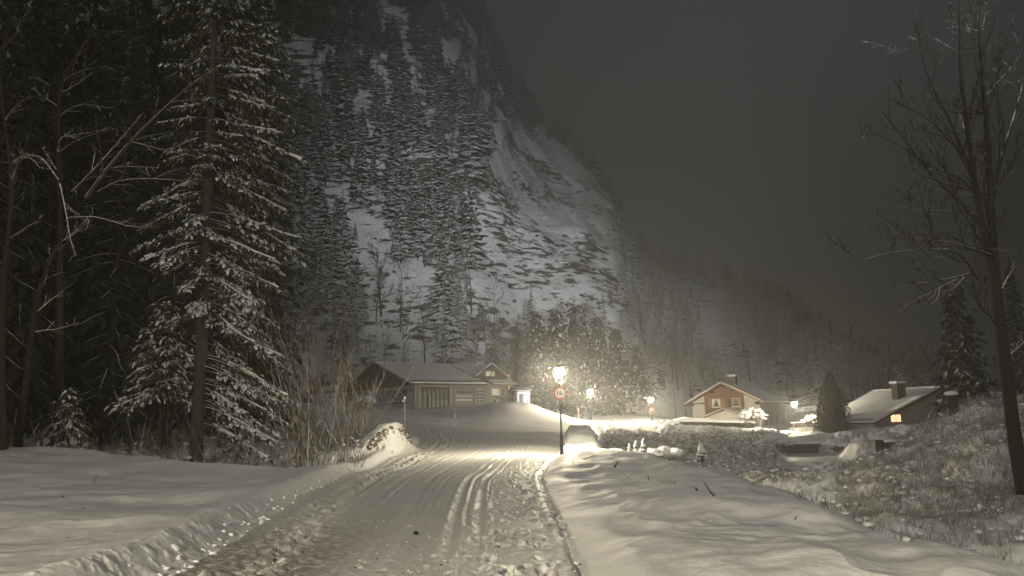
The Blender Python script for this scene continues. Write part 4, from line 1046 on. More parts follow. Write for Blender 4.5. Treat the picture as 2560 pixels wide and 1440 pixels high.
# ------------------------------------------------------------------ things poking out of the right bank
def on_ground(px, py):
    d = MC @ Vector(((px-1280)/F, (720-py)/F, -1)); t = 4.0
    while t < 140:
        q = Vector((0, 0, CAMZ)) + d*t
        if q.z < gz(q.x, q.y): break
        t *= 1.012
    return q
STALKS = [((1535, 1172), (1545, 1150), .03, 'thick dark cut stalk sticking out of the bank near the bridge wall'),
          ((1620, 1202), (1620, 1188), .02, 'short upright cut stalk in the middle of the bank'),
          ((1790, 1244), (1750, 1195), .028, 'longest dark branch lying slantwise on the snow bank'),
          ((1690, 1213), (1683, 1207), .02, 'tiny dark stub lying flat on the snow bank'),
          ((1743, 1228), (1739, 1218), .03, 'stubby dark peg beside the long slanting branch'),
          ((1875, 1212), (1900, 1198), .02, 'slanting stalk on the bank before the shaded hollow'),
          ((1803, 1176), (1812, 1162), .02, 'upright stalk right of the little snowy conifer'),
          ((1870, 1182), (1892, 1166), .022, 'slanting twig at the crest of the bank above the stream'),
          ((2041, 1254), (2043, 1226), .012, 'thin upright stalk on the shaded slope'),
          ((1985, 1302), (1994, 1290), .018, 'small forked stub low on the shaded slope'),
          ((2062, 1285), (2080, 1283), .018, 'crooked dark twig lying beside the small snow hump'),
          ((1450, 1150), (1500, 1136), .012, 'fine twig lying over the crest by the snow covered parapet'),
          ((1435, 1160), (1432, 1150), .012, 'tiny grass stalk in the bright snow by the street lamp'),
          ((235, 1215), (241, 1183), .010, 'thin dead stalk standing in the left snow field'),
          ((158, 1245), (157, 1238), .012, 'tiny dark stub farthest left in the snow field'),
          ((208, 1275), (207, 1268), .012, 'tiny dark stub nearest the camera in the left snow field')]
rng = random.Random(17)
for (bx, by), (tx, ty), r, lab in STALKS:
    b = on_ground(bx, by); e2 = P(tx, ty, b.y - .05); m = MB(); v = e2 - b
    pts = [-v*.15, v*.3 + Vector((rng.uniform(-.02, .02), 0, rng.uniform(-.01, .02))), v*.7 + Vector((rng.uniform(-.02, .02), 0, rng.uniform(-.01, .02))), v]
    k = b.y/16; m.tube(pts, [r*k*.75, r*k*.65, r*k*.5, r*k*.3], 6)
    if v.length > .5:
        q = branch_path(v*.5, Vector((v.x, .3, abs(v.z)+.4)), v.length*.35, rng, 3, .2); m.tube(q, [r*k*.4, r*k*.3, r*k*.2, .003], 4)
    o = m.build('dead_stalk', M['twig'], None, True); o.location = b; tag(o, lab, 'stalk', 'dead stalks poking out of the snow')

# little snow-hooded conifers and stumps at the crest of the bank
def mini_cone(px, pyb, pyt, Y, w, label, seed):
    b = P(px, pyb, Y); h = P(px, pyt, Y).z - b.z; t = empty('snowy_sapling', b, 0, label, 'sapling', 'snow hooded saplings on the crest of the bank'); rng = random.Random(seed)
    fo = MB(); sn = MB()
    n = int(90*h)
    for i in range(n):
        s = rng.random(); z = h*s*.95; r = w*(1-s)**.8; a = rng.random()*6.283; d = Vector((math.cos(a), math.sin(a), 0)); l = r*rng.uniform(.6, 1.05)
        p0 = Vector((0, 0, z+.05)); e_ = d*l + Vector((0, 0, z-.12)); pw = Vector((-d.y, d.x, 0))*.05
        fo.add([p0, e_*.6+p0*.4+pw, e_, e_*.6+p0*.4-pw], [(0, 1, 2), (0, 2, 3)])
        if rng.random() < .45:
            sn.blob(p0*.3+e_*.7+Vector((0, 0, .035)), .06+.1*w*(1-s), .06, .045, rng, lv=0)
    for k in range(5):
        sn.blob((rng.uniform(-.04, .04), rng.uniform(-.04, .04), h*(1-.09*k)), .03+.035*k*w*2, .03+.03*k*w*2, .10, rng, lv=1)
    fo.build('crown', M['needle_dark'], t); sn.build('snow', M['snow_smooth'], t, True)
    m = MB(); m.tube([(0, 0, -.4), (0, 0, h*.9)], [.04, .01], 5); m.build('stem', M['twig'], t)
mini_cone(1575, 1138, 1112, 36, .22, 'leftmost and smallest of three snow hooded saplings above the stream', 1)
mini_cone(1590, 1134, 1105, 37, .22, 'middle one of three snow hooded saplings above the stream', 2)
mini_cone(1610, 1140, 1099, 36, .28, 'tallest of the three snow hooded saplings above the stream', 3)
mini_cone(1756, 1157, 1108, 31, .48, 'solitary broad snow covered little conifer on the crest of the bank', 4)

# ------------------------------------------------------------------ hero trees
def side_fn(a, sh):
    # the crown is full toward the road and thin on the shaded side
    d = math.degrees((a - math.radians(22) + math.pi) % (2*math.pi) - math.pi)
    if sh < .19 and (d > 70 or d < -38): return 0
    if abs(d) < 62: return 1.0
    return .55 if sh > .62 else (.26 if sh > .3 else .2)
hb = P(490, 1135, 30)
spruce('spruce_tree', random.Random(101), 30, 3.8, (hb.x, hb.y, gz(hb.x, hb.y)), 600, 24, 'tallest lamp lit spruce with bare lower trunk and snow loaded boughs', snow_amt=.85, clear=.055, side=side_fn, trunk_r=.24, nspr=4, lean=(0, math.radians(-.6)), spray=.23)
p = P(395, 1110, 31.5)
spruce('spruce_tree', random.Random(102), 7.0, 2.6, (p.x, p.y, gz(p.x, p.y)), 90, 16, 'small spruce with drooping snowy boughs just left of the lamp lit trunk', snow_amt=.75, clear=.42, taper=.8, nspr=4, spray=.25)
p = P(165, 1100, 33)
spruce('spruce_tree', random.Random(104), 3.2, 1.2, (p.x, p.y, gz(p.x, p.y)), 40, 8, 'little dim spruce near the snow edge in the left woods', snow_amt=.55, clear=.1, taper=.9, nspr=2, spray=.28)
p = P(2415, 985, 62); p2 = P(2415, 710, 62)
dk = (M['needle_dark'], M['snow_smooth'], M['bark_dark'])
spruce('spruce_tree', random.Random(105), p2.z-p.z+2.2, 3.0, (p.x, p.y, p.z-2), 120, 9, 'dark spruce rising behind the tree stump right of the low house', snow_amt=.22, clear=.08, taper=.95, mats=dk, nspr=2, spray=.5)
# shaded spruces of the left wood and the right edge share a few makes
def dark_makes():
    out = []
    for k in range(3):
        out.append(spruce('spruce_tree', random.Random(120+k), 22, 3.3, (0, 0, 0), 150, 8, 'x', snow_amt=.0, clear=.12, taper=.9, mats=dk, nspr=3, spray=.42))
    return out
DM = dark_makes()
def put(o, first, loc, s, rz, label, group):
    c = o if first else copy_tree(o); c.location = loc; c.scale = (s, s, s*random.Random(int(rz*100)).uniform(.95, 1.2)); c.rotation_euler = (0, 0, rz); tag(c, label, 'tree', group); return c
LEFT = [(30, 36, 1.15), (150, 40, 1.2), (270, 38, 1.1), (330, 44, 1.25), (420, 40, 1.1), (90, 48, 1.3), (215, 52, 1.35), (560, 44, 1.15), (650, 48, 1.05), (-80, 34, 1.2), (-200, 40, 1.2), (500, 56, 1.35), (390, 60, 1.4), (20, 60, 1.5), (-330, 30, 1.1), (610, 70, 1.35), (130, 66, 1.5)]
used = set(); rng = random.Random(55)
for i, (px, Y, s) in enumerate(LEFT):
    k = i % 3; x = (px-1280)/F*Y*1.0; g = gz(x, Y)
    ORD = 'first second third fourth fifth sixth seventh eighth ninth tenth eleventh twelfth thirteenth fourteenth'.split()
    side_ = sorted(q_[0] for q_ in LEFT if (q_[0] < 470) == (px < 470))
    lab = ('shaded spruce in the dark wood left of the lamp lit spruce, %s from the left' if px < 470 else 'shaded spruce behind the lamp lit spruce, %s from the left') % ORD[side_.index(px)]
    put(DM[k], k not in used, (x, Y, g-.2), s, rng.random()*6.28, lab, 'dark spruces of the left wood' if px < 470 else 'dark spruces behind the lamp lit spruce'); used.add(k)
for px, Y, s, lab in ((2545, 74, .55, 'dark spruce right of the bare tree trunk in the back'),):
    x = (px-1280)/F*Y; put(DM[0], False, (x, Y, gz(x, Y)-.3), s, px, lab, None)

# snowy conifers beyond the junction
cm = []
for k in range(3):
    cm.append(spruce('spruce_tree', random.Random(140+k), 15, [3.4, 3.0, 3.8][k], (0, 0, 0), 150, 8, 'x', snow_amt=.24, clear=.04, taper=.95, mats=(M['needle_mid'], M['snow_smooth'], M['bark_dark']), nspr=2, spray=.7))
CEN = [(1345, 775, 1020, 118), (1395, 770, 1030, 122), (1450, 760, 1035, 126), (1500, 790, 1035, 124), (1550, 820, 1035, 128), (1330, 850, 1015, 112), (1600, 860, 1035, 132), (1425, 850, 1040, 113), (1525, 880, 1035, 118), (1650, 900, 1035, 138), (1380, 900, 1035, 108), (1235, 860, 990, 128), (1290, 840, 985, 130)]
used = set()
for i, (px, pt, pb, Y) in enumerate(CEN):
    b = P(px, pb, Y); H = P(px, pt, Y).z - b.z; k = i % 3
    c = cm[k] if k not in used else copy_tree(cm[k]); used.add(k); c.location = (b.x, b.y, b.z-.5); q = (H+.5)/15; c.scale = (q*1.05, q*1.05, q); c.rotation_euler = (0, 0, rng.random()*6.28)
    ORD = 'first second third fourth fifth sixth seventh eighth ninth tenth eleventh'.split()
    rk = sorted(q_[0] for q_ in CEN if q_[0] > 1300).index(px) if px > 1300 else 0
    tag(c, 'snow laden conifer across the junction, %s of its row from the left' % ORD[rk] if px > 1300 else 'snowy spruce behind the right end of the bus garage, %s one' % ('left' if px < 1260 else 'right'), 'tree', 'snow laden conifers across the junction' if px > 1300 else 'snowy spruces behind the garage')

# dark clipped conifer between the houses
def thuja():
    b = P(2088, 1092, 84); H = P(2080, 932, 84).z - b.z; t = empty('thuja_tree', (b.x, b.y, b.z-.4), 0, 'dense dark cone shaped conifer between the lamp and the low house', 'tree'); rng = random.Random(66)
    fo = MB(); H += .4; R = 1.9
    for i in range(5200):
        s = rng.random()**1.15; z = H*s; r = R*(min(1, (1-s)*1.35))**.75*min(1, .6+s*3); a = rng.random()*6.283; rr = r*(1-.25*rng.random()**2)*(1+.12*math.sin(a*5+s*9))
        c = Vector((rr*math.cos(a), rr*math.sin(a), z)); d = Vector((math.cos(a), math.sin(a), rng.uniform(.2, 1.6))).normalized(); pw = d.cross(Vector((rng.gauss(0, 1), rng.gauss(0, 1), rng.gauss(0, 1)))).normalized(); l = rng.uniform(.12, .28)
        fo.add([c, c+d*l*.5+pw*l*.3, c+d*l, c+d*l*.5-pw*l*.3], [(0, 1, 2, 3)])
    cr = fo.build('crown', M['thuja'], t); cr['kind'] = 'stuff'
    co = MB(); co.lathe((0, 0, 0), [(R*.5, 0), (R*.78, H*.18), (R*.6, H*.5), (R*.25, H*.8), (.02, H*.96)], 14); co.build('inner_twigs', M['bark_dark'], t)
    m = MB(); m.tube([(0, 0, -1), (0, 0, H*.5)], [.16, .08], 7); m.build('trunk', M['bark'], t)
thuja()

# ------------------------------------------------------------------ bare trees
M['shrub'] = m_snowy('shrub', (0.08, 0.06, 0.042), thr=0.24, w=0.15, k=0.30, scale=4, base2=(0.17, 0.125, 0.085))
M['limb_snow'] = m_snowy('limb_snow', (0.035, 0.028, 0.02), thr=0.10, w=0.15, k=0.35, scale=3, base2=(0.08, 0.06, 0.045))
def path(pts, Y): 
    return [P(a, b, (Y if not hasattr(Y, '__len__') else Y[i])) for i, (a, b) in enumerate(pts)]
def res(pts, n=3):
    out = []
    for i in range(len(pts)-1):
        for k in range(n): out.append(pts[i].lerp(pts[i+1], k/n))
    out.append(pts[-1])
    for j in range(2):
        out = [out[0]] + [(out[i-1]+out[i]*2+out[i+1])/4 for i in range(1, len(out)-1)] + [out[-1]]
    return out
def limb_tree(name, label, trunk, limbs, Y, r, seed, mat, depth=2, nch=7, cat='tree', rmin=.008, up=.2, trunk_ch=6, tr_end=.02, group=None, ratio=.36):
    rng = random.Random(seed); tp = res(path(trunk, Y)); base = tp[0].copy(); t = empty(name, base, 0, label, cat, group)
    m = MB(); grow(m, [p-base for p in tp], r, tr_end, 0, rng, sides=9); m.build('trunk', M['bark_dark'] if mat == M['limb_snow'] else mat, t, True)
    tw = MB()
    n = len(tp)
    for k in range(trunk_ch):
        i = int(n*(.35+.6*rng.random())); i = min(i, n-2); d = Vector((rng.uniform(-1, 1), rng.uniform(-1, 1), rng.uniform(.2, 1.2))); rr = max(rmin, r*(1-i/n)*.35)
        grow(tw, branch_path(tp[i]-base, d, rng.uniform(1.5, 3), rng, 6, .15, 0, .05), rr, rmin*.6, depth, rng, nch, ratio, .7, up, 5, .15, .2, rmin)
    tw.build('twigs', mat, t, True)['kind'] = 'stuff'
    for (pp, Yl, r0) in limbs:
        lp = res(path(pp, Yl)); mb = MB(); grow(mb, [p-base for p in lp], r0, max(rmin, r0*.2), depth, rng, nch, ratio, .7, up, 6, .15, .12, rmin); mb.build('limb', mat, t, True)
    return t
M['bark_r'] = m_snowy('bark_r', (0.016, 0.013, 0.011), thr=0.50, w=0.10, k=0.30, scale=3, base2=(0.032, 0.026, 0.021), snow=(.6, .6, .6))
Y = 20
limb_tree('bare_tree', 'tall bare tree at the right edge with snow lines on its low limbs',
    [(2562, 1235), (2545, 1150), (2530, 1050), (2512, 900), (2497, 780), (2485, 660), (2478, 560), (2474, 450), (2468, 330), (2455, 200), (2450, 80), (2452, -60), (2440, -200)],
    [([(2492, 720), (2462, 600), (2440, 480), (2420, 340), (2400, 180), (2402, 20), (2390, -120)], Y, .11),
     ([(2430, 430), (2370, 290), (2310, 180), (2290, 60)], [Y, Y-.3, Y-.6, Y-1], .045),
     ([(2478, 520), (2500, 400), (2540, 280), (2570, 160), (2600, 20)], [Y, Y, Y+.5, Y+1, Y+1.5], .06),
     ([(2482, 640), (2440, 625), (2360, 602), (2290, 600), (2240, 575)], [Y, Y-.5, Y-1, Y-1.3, Y-1.6], .045),
     ([(2474, 645), (2400, 600), (2350, 575), (2290, 577)], [Y, Y-.7, Y-1, Y-1.3], .035),
     ([(2445, 700), (2410, 640), (2370, 622), (2300, 625), (2220, 632), (2140, 655)], [Y, Y-.5, Y-.9, Y-1.4, Y-1.8, Y-2.2], .04),
     ([(2438, 682), (2380, 695), (2310, 708), (2250, 716)], [Y, Y-.5, Y-1, Y-1.5], .035),
     ([(2390, 700), (2330, 730), (2270, 760)], [Y-.4, Y-1, Y-1.5], .028),
     ([(2500, 820), (2475, 790), (2440, 760), (2430, 690), (2445, 610)], [Y, Y-.3, Y-.5, Y-.6, Y-.5], .04),
     ([(2452, 540), (2400, 530), (2330, 527), (2260, 520)], [Y, Y-.5, Y-1, Y-1.5], .03),
     ([(2450, 500), (2400, 440), (2350, 430), (2240, 360), (2190, 330)], [Y, Y-.5, Y-1, Y-1.5, Y-2], .035),
     ([(2440, 420), (2380, 360), (2330, 300), (2230, 250)], [Y, Y-.5, Y-1, Y-1.5], .03),
     ([(2510, 900), (2560, 860), (2600, 800)], [Y, Y, Y], .03)], Y, .21, 7, M['bark_r'], depth=3, nch=7, rmin=.007, up=.25, trunk_ch=34, ratio=.40)
Y = 28
limb_tree('bare_tree', 'leaning bare tree with two long snow lined limbs in the left woods',
    [(40, 1130), (60, 1000), (75, 880), (90, 740), (130, 640), (180, 540), (215, 495)],
    [([(215, 495), (270, 420), (320, 360), (380, 300), (450, 235), (500, 195), (560, 160)], [Y, Y-.2, Y-.4, Y-.6, Y-.8, Y-1, Y-1.2], .085),
     ([(180, 480), (240, 420), (300, 350), (360, 280)], [Y, Y, Y+.3, Y+.6], .05),
     ([(245, 480), (290, 452), (360, 445), (430, 450), (495, 455)], [Y, Y-.3, Y-.6, Y-.9, Y-1.2], .04),
     ([(330, 355), (370, 365), (430, 380), (500, 392)], [Y-.4, Y-.6, Y-.8, Y-1], .025),
     ([(340, 350), (380, 338), (430, 330)], [Y-.4, Y-.6, Y-.8], .022),
     ([(250, 425), (310, 415), (400, 420)], [Y, Y-.3, Y-.6], .03),
     ([(170, 545), (240, 540), (300, 560), (340, 570), (380, 566)], [Y, Y-.5, Y-1, Y-1.3, Y-1.5], .035),
     ([(145, 450), (100, 385), (60, 390), (30, 410)], [Y, Y-.2, Y-.4, Y-.6], .05),
     ([(150, 460), (165, 530), (175, 600), (190, 640)], [Y-.5, Y-.8, Y-1, Y-1.2], .03),
     ([(145, 380), (150, 340), (180, 340), (280, 320)], [Y, Y, Y, Y], .04)], Y, .17, 21, M['limb_snow'], depth=2, nch=6, rmin=.008, up=.0, trunk_ch=6, ratio=.3)
Y = 26
limb_tree('bare_tree', 'dim bare tree with snow flecked trunk at the left picture edge',
    [(10, 1130), (0, 900), (8, 700), (25, 560), (30, 440), (15, 330), (0, 200), (-20, 0)],
    [([(25, 480), (45, 400), (75, 390), (100, 420)], Y, .04), ([(15, 300), (40, 260), (80, 240)], Y, .03), ([(20, 600), (80, 560), (100, 550)], Y, .03)], Y, .15, 22, M['limb_snow'], depth=2, nch=6, rmin=.008, up=.05, trunk_ch=5)
Y = 33
limb_tree('bare_tree', 'dark bare tree with short side limbs behind the leaning one',
    [(150, 1120), (148, 800), (150, 500), (145, 300), (150, 200), (215, 100), (240, 60)],
    [([(150, 290), (200, 255), (270, 270)], Y, .04), ([(150, 215), (180, 180), (270, 165)], Y, .03), ([(150, 380), (190, 350), (280, 320)], Y, .03), ([(125, 215), (95, 195), (70, 195)], Y, .02), ([(180, 180), (200, 120), (240, 80)], Y, .03)], Y, .2, 23, M['limb_snow'], depth=2, nch=6, rmin=.01, up=.05, trunk_ch=5)
# brushwood: multi-stem shrubs right of the big spruce and along the wood edge
def shrub(px, pyb, Y, H, n, seed, label, spread=.35, mat='shrub', rmin=.006, nch=7, group='leafless shrubs beside the stone wall', depth=2, r=.022, up=.35):
    rng = random.Random(seed); b = P(px, pyb, Y); b.z = gz(b.x, b.y) - .1; t = empty('shrub', b, 0, label, 'shrub', group)
    for k in range(n):
        m = MB(); d = Vector((rng.gauss(0, spread), rng.gauss(0, spread), 1)); st = branch_path(Vector((rng.gauss(0, .25), rng.gauss(0, .25), 0)), d, H*rng.uniform(.65, 1.1), rng, 7, .06, 0, .03)
        grow(m, st, r*rng.uniform(.8, 1.4), rmin, depth, rng, nch, .34, .55, up, 4, .12, .25, rmin); m.build('stem', M[mat], t, True)
SHR = [(760, 1140, 33, 8.5, 5, 'tall thin shrub nearest the right side of the lamp lit spruce'), (800, 1140, 34, 6.5, 5, 'dense twiggy shrub between the lamp lit spruce and the stone wall'),
       (845, 1130, 36, 5.6, 6, 'shrub with fine upright twigs just left of the stone wall'), (880, 1110, 40, 5.2, 5, 'shrub behind the left end of the stone wall'),
       (715, 1150, 30, 4.2, 3, 'leaning slender shrub before the spruce boughs'), (905, 1085, 46, 4.0, 4, 'low shrub in front of the lettered garage wall'), (830, 1120, 42, 9.0, 4, 'tallest leafless shrub standing behind the others'),
       (780, 1120, 40, 10.5, 3, 'slender bare sapling rising above the shrubs'), (740, 1140, 31.5, 6.5, 6, 'shrub wedged against the right side of the lamp lit boughs'), (860, 1120, 35, 4.6, 7, 'low fan shaped shrub touching the snow heap of the stone wall'), (900, 1095, 42, 4.8, 6, 'shrub with snow lined tips reaching over the garage gable')]
for i, (px, pb, Y_, H, n_s, lab) in enumerate(SHR): shrub(px, pb, Y_, H, n_s, 300+i, lab)
for i, (px, Y_, H) in enumerate([(60, 28.5, 1.8), (200, 29, 2.2), (300, 29.5, 1.6), (430, 29, 2.6), (530, 29.5, 2.4), (590, 29, 1.8), (640, 30, 2.2), (680, 29.5, 1.7), (120, 31, 2.5), (360, 32, 3), (460, 31, 2.0), (560, 32, 2.8)]):
    shrub(px, 1130, Y_, H, 5, 340+i, ['dark brushwood shrub at the far left of the field edge', 'brushwood shrub among dark trunks at the field edge', 'brushwood around the foot of the lamp lit spruce trunk'][0 if px < 150 else 1 if px < 400 else 2], spread=.4, nch=5, group=['brushwood at the far left', 'brushwood under the dark trees', 'brushwood round the lamp lit trunk'][0 if px < 150 else 1 if px < 400 else 2], r=.014, depth=1)
# bare snow-lined trees behind the garage
bm = [bare_tree_mesh('mid_bare', random.Random(70+k), 13, .14, M['twig_snowy'], 3, 9, ratio=.40, up=.12, rmin=.022, start=.2) for k in range(3)]
for i, (px, pb, Y_, H) in enumerate([(960, 935, 120, 12), (1010, 930, 128, 14), (1060, 925, 134, 15), (1105, 920, 126, 12), (1150, 915, 136, 14), (1195, 915, 130, 12), (1240, 920, 138, 15), (1285, 930, 134, 13), (1090, 920, 142, 17), (1000, 930, 140, 16), (930, 950, 112, 11), (1180, 920, 144, 17)]):
    b = P(px, pb, Y_); o = bpy.data.objects.new('bare_tree', bm[i % 3]); C.objects.link(o); g = float(mz(np.array([b.x]), np.array([b.y]))[0]) if Y_ > Y0 else gz(b.x, b.y)
    s = H/13; o.location = (b.x, b.y, g-.3); o.scale = (s, s, s); o.rotation_euler = (0, 0, i*1.3); tag(o, 'bare snow lined tree behind the roof of the bus garage', 'tree', 'bare trees behind the bus garage')
for i, (px, pb, Y_, H, lab) in enumerate([(1690, 1045, 118, 7, 'bare tree with white hoary boughs left of the chalet'), (1715, 1045, 125, 9, 'slim snowy bare tree close behind the left eave of the chalet'), (1860, 1068, 98, 4.5, 'snowy bare garden tree in front of the chalet porch'), (1318, 1020, 95, 1.9, 'small staked sapling on top of the snow mound')]):
    b = P(px, pb, Y_); o = bpy.data.objects.new('bare_tree', bm[i % 3]); C.objects.link(o); s = H/13; o.location = (b.x, b.y, b.z-.3); k = 1.0 if i != 3 else .35; o.scale = (s*k, s*k, s); o.rotation_euler = (0, 0, 2+i); tag(o, lab, 'tree')

# ------------------------------------------------------------------ hedge, bushes, brushy slopes
def snow_bush(name, px, py, Y, w, h, label, seed, cat='bush', n=26, group=None):
    rng = random.Random(seed); b = P(px, py, Y); t = empty(name, b, 0, label, cat, group); tw = MB(); sn = MB()
    for k in range(n):
        x, y = rng.uniform(-w, w), rng.uniform(-.5, .5)*min(w, 1.2); z = h*rng.uniform(.45, 1)*(1-.35*(x/w)**2)
        tw.tube(branch_path(Vector((x*.7, y*.6, -.5)), Vector((x*.3, y, 1.5)), z+.5, rng, 4, .15), [.02, .018, .015, .012, .008], 4, cap=False)
        sn.blob((x, y, z), rng.uniform(.15, .4), rng.uniform(.15, .35), rng.uniform(.08, .2), rng, jit=.25, lv=1)
    tw.build('twigs', M['brush'], t, True); sn.build('snow', M['snow'], t, True)
def hedge():
    a = P(1685, 1061, 101); b = P(1885, 1065, 99); t = empty('hedge', a, 0, 'clipped dark hedge with a thick slab of snow on top before the chalet', 'hedge'); rng = random.Random(77); v = b-a
    fo = MB()
    for i in range(5200):
        s = rng.random(); c = v*s + Vector((0, rng.uniform(-.5, .5), rng.uniform(-.5, .55)*.9)); d = Vector((rng.gauss(0, 1), rng.gauss(0, 1), rng.gauss(0, 1))).normalized(); e_ = d.orthogonal().normalized()
        fo.add([c-d*.11, c+e_*.06, c+d*.11, c-e_*.06], [(0, 1, 2, 3)])
    o = fo.build('leaves', M['thuja'], t); o['kind'] = 'stuff'
    sn = MB(); N = 40; K = 8; vs = []
    for i in range(N+1):
        s = i/N; h = .55 + .14*math.sin(s*7+1) + .07*math.sin(s*19); h *= min(1, .35+4*min(s, 1-s))
        for k in range(K+1):
            w = math.pi*k/K; c = v*s; vs.append(c + Vector((0, -math.cos(w)*.8, .38 + math.sin(w)**.6*h)))
    sn.add(vs, [(i*(K+1)+k, (i+1)*(K+1)+k, (i+1)*(K+1)+k+1, i*(K+1)+k+1) for i in range(N) for k in range(K)] + [list(range(K+1)), [N*(K+1)+k for k in range(K+1)][::-1]] + [(0, K, N*(K+1)+K, N*(K+1))])
    sn.build('snow_cap', M['snow_smooth'], t, True)
hedge()
snow_bush('bush', 1668, 1064, 98, 1.4, .7, 'low snow heaped bush left of the hedge', 1)
snow_bush('bush', 1885, 1062, 98, 1.7, 2.2, 'snow clotted bush at the right end of the hedge', 2, n=60)
snow_bush('bush', 2030, 1040, 110, 2.0, 1.6, 'snow covered bush below the window of the pale house', 3, n=50)
snow_bush('bush', 2035, 1062, 98, 1.5, 1.3, 'bright snowy bush at the foot of the dark conifer', 4, n=40)
snow_bush('bush', 1500, 1078, 86, 1.8, .7, 'snow lumped bush at the foot of the second street lamp', 5, n=30)
snow_bush('bush', 1935, 1130, 66, 1.6, 1.6, 'twiggy snowy bush left of the weir', 6, n=50)
snow_bush('bush', 2275, 1092, 50, 1.0, .7, 'snow topped bush under the lit window', 7, n=40)
snow_bush('bush', 1650, 1140, 37, .9, .35, 'low snowy clump right of the three hooded saplings', 8, n=24)
snow_bush('bush', 1545, 1141, 36, .5, .25, 'small snowy tuft left of the three hooded saplings', 9, n=14)
snow_bush('bush', 905, 1015, 76, 1.2, 1.0, 'snow laden bush before the lettered garage wall', 10, n=40)

def brush_field(name, label, n, fn, hmin, hmax, mat, seed, snowy=.35, r=.008, nb=3):
    """dead weeds and brambles with snow clots: one mass of thin stems"""
    rng = random.Random(seed); V = []; Fs = []; mi = []
    mb = MB()
    for k in range(n):
        x, y = fn(rng)
        z = gz(x, y); h = rng.uniform(hmin, hmax)
        for j in range(nb):
            d = Vector((rng.gauss(0, .35), rng.gauss(0, .35), 1)).normalized(); p0 = Vector((x+rng.gauss(0, .06), y+rng.gauss(0, .06), z-.05)); p1 = p0 + d*h*.6; p2 = p1 + (d + Vector((rng.gauss(0, .4), rng.gauss(0, .4), rng.uniform(-.6, .1)))).normalized()*h*.5
            rr = r*(1 + y/60)
            mb.tube([p0, p1, p2], [rr, rr*.8, rr*.4], 3, cap=False)
        if rng.random() < snowy:
            s = rng.uniform(.02, .07)*(1+y/60); mb.blob(p1+Vector((0, 0, s*.3)), s*1.4, s*1.2, s*.7, rng, lv=0, m=1)
    o = mb.build(name, [mat, M['snow']], None, True); tag(o, label, 'brush', kind='stuff')
def f_rav(rng):
    while True:
        y = rng.uniform(40, 90); u = rng.uniform(.115, .40); x = u*y
        if y > 80 and rng.random() < .7: continue
        if 5.2 < x and (y < 53 or x < .361*y - .8) and not stream_mask(np.array([x]), np.array([y]), 0)[0] and y < 80 + (x-4)*.40 - 3: return x, y
brush_field('brushwood', 'dead weeds and brambles with snow clots on the banks of the stream', 7500, f_rav, .10, .42, M['brush'], 1, .16, .007)
def f_hill(rng):
    while True:
        y = rng.uniform(9, 54); u = rng.uniform(.42, .80); x = u*y
        if y < 24 and rng.random() < .82: continue
        if x > 8.6 and not stream_mask(np.array([x]), np.array([y]), 0)[0]: return x, y
brush_field('bramble_slope', 'snow covered brambles and dead weeds on the right hand slope', 11000, f_hill, .10, .55, M['frost'], 2, .10, .006)
def f_wood(rng): y = rng.uniform(28, 60); return rng.uniform(-.72, -.20)*y, y
brush_field('undergrowth', 'dead undergrowth on the dark floor of the left wood', 2300, f_wood, .2, .9, M['brush'], 3, .12, .006)
def f_edge(rng):
    y = rng.uniform(8, 34); return 6.6 + rng.gauss(0, .5) + y*.035, y
brush_field('bank_weeds', 'dead weeds and snowy clods along the foot of the snow bank', 420, f_edge, .1, .4, M['brush'], 4, .5, .006)
# broken plough chunks along the left rim
rng = random.Random(41); mb = MB()
for k in range(170):
    y = 7.5 + rng.random()**1.4*22; L = float(xl(np.array([y]))[0]); x = L - abs(rng.gauss(.0, .28)) + .05; q = rng.uniform(.012, .04)*(1 if rng.random() < .93 else 1.8)
    mb.blob((x, y, gz(x, y)-q*.1), q*1.3, q, q*.7, rng, lv=0, jit=.4)
for k in range(60):
    y = 7.5 + rng.random()*18; R = float(xr(np.array([y]))[0]); x = R + rng.gauss(.0, .07); q = rng.uniform(.01, .03)
    mb.blob((x, y, gz(x, y)+q*.1), q*1.3, q, q*.7, rng, lv=0, jit=.4)
tag(mb.build('plough_chunks', M['snow'], None, True), 'broken chunks of ploughed snow along the road rims', 'snow chunks', kind='stuff')
# small clods on the lane
rng = random.Random(12); mb = MB()
for k in range(420):
    y = 8 + rng.random()**1.6*26; L = float(xl(np.array([y]))[0]); R = float(xr(np.array([y]))[0]); s_ = rng.choice((rng.gauss(.14, .07), rng.random(), rng.gauss(.48, .1))); x = L + min(max(s_, .01), .99)*(R-L); q = rng.uniform(.005, .013)
    mb.blob((x, y, gz(x, y)+q*.4), q*1.3, q, q*.8, rng, lv=0, m=1 if rng.random() < .25 else 0)
tag(mb.build('snow_clods', [M['snow'], M['concrete_dark']], None, True), 'crumbs of snow and grit scattered over the packed lane', 'snow crumbs', kind='stuff')

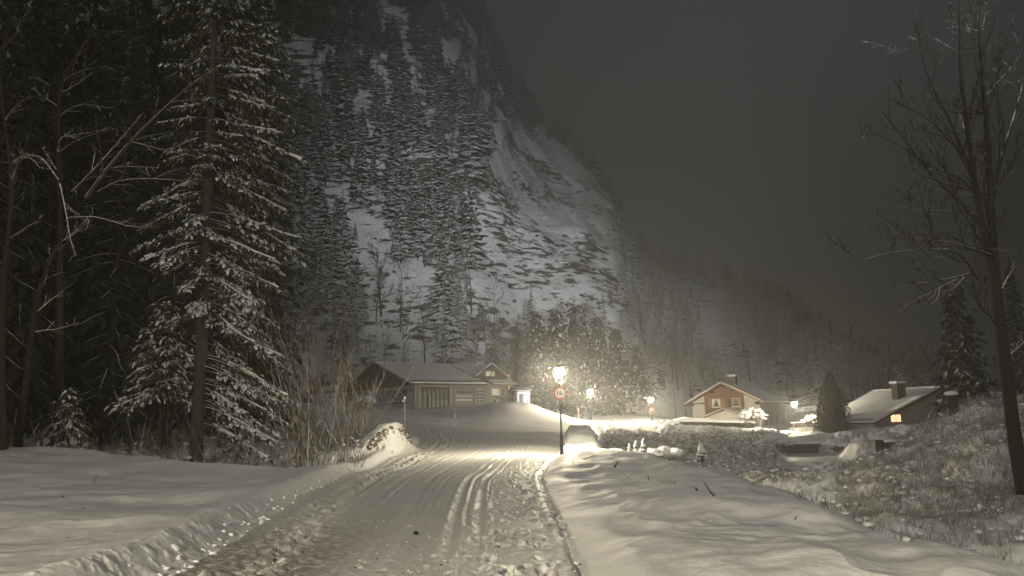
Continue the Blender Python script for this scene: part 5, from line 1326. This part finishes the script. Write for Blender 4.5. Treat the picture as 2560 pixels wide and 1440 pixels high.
# ------------------------------------------------------------------ snowflakes falling in the lamp light
rng = random.Random(31); mb = MB()
for (cx, cy, cz, rad, n_) in ((b1.x, 37, 4.0, 2.6, 520), (P(1475, 985, 88).x, 88, 4.6, 3, 160)):
    for k in range(n_):
        c = Vector((cx + rng.gauss(0, rad*.55), cy + rng.gauss(0, rad*.55), cz + rng.gauss(0, rad*.5))); d = Vector((.25, 0, -1))*rng.uniform(.012, .05)*(cy/50+.4); w = Vector((.006, .004, 0))*(cy/50+.4)
        mb.add([c, c+d*.5+w, c+d, c+d*.5-w, c+d*.5+Vector((0, .008, 0))], [(0, 1, 4), (1, 2, 4), (2, 3, 4), (3, 0, 4)])
tag(mb.build('snowflakes', M['snow_smooth']), 'fine snow falling through the light of the street lamps', 'snowflakes', kind='stuff')

# ------------------------------------------------------------------ added floodlight, unseen behind the viewpoint, to brighten the rock face
def added_flood_mast(loc, aim, energy, label):
    t = empty('added_floodlight_mast', loc, 0, label, 'floodlight'); H = 15.0
    m = MB(); m.tube([(0, 0, -2), (0, 0, H)], [.16, .08], 10); m.build('mast', M['metal_grey'], t)
    m = MB(); m.box(-.6, -.12, H, .6, .12, H+.5); m.build('lamp_housing', M['metal_dark'], t)
    l = bpy.data.lights.new('added_flood_lamp', 'SPOT'); l.energy = energy; l.spot_size = math.radians(35); l.spot_blend = 1.0; l.shadow_soft_size = .4; l.color = (.93, .97, 1.0)
    o = bpy.data.objects.new('added_flood_lamp', l); C.objects.link(o); o.parent = t; o.location = (-.5, .3, H+.9)
    o.rotation_euler = (Vector(aim) - Vector(loc) - Vector((0, 0, H))).to_track_quat('-Z', 'Y').to_euler()
added_flood_mast((24, -70, .3), (8, 255, 88), 2900000, 'added unseen floodlight mast behind the viewpoint turned to the mountain')

# ------------------------------------------------------------------ air
m = bpy.data.materials.new('haze'); m.use_nodes = True; t = m.node_tree; t.nodes.clear()
o = t.nodes.new('ShaderNodeOutputMaterial'); v = t.nodes.new('ShaderNodeVolumePrincipled'); v.inputs['Color'].default_value = (.95, .96, .97, 1); v.inputs['Density'].default_value = .0023; v.inputs['Anisotropy'].default_value = .6
t.links.new(v.outputs[0], o.inputs['Volume'])
mb = MB(); mb.box(-720, -720, -300, 720, 720, 330); h = mb.build('haze', m); h['kind'] = 'stuff'
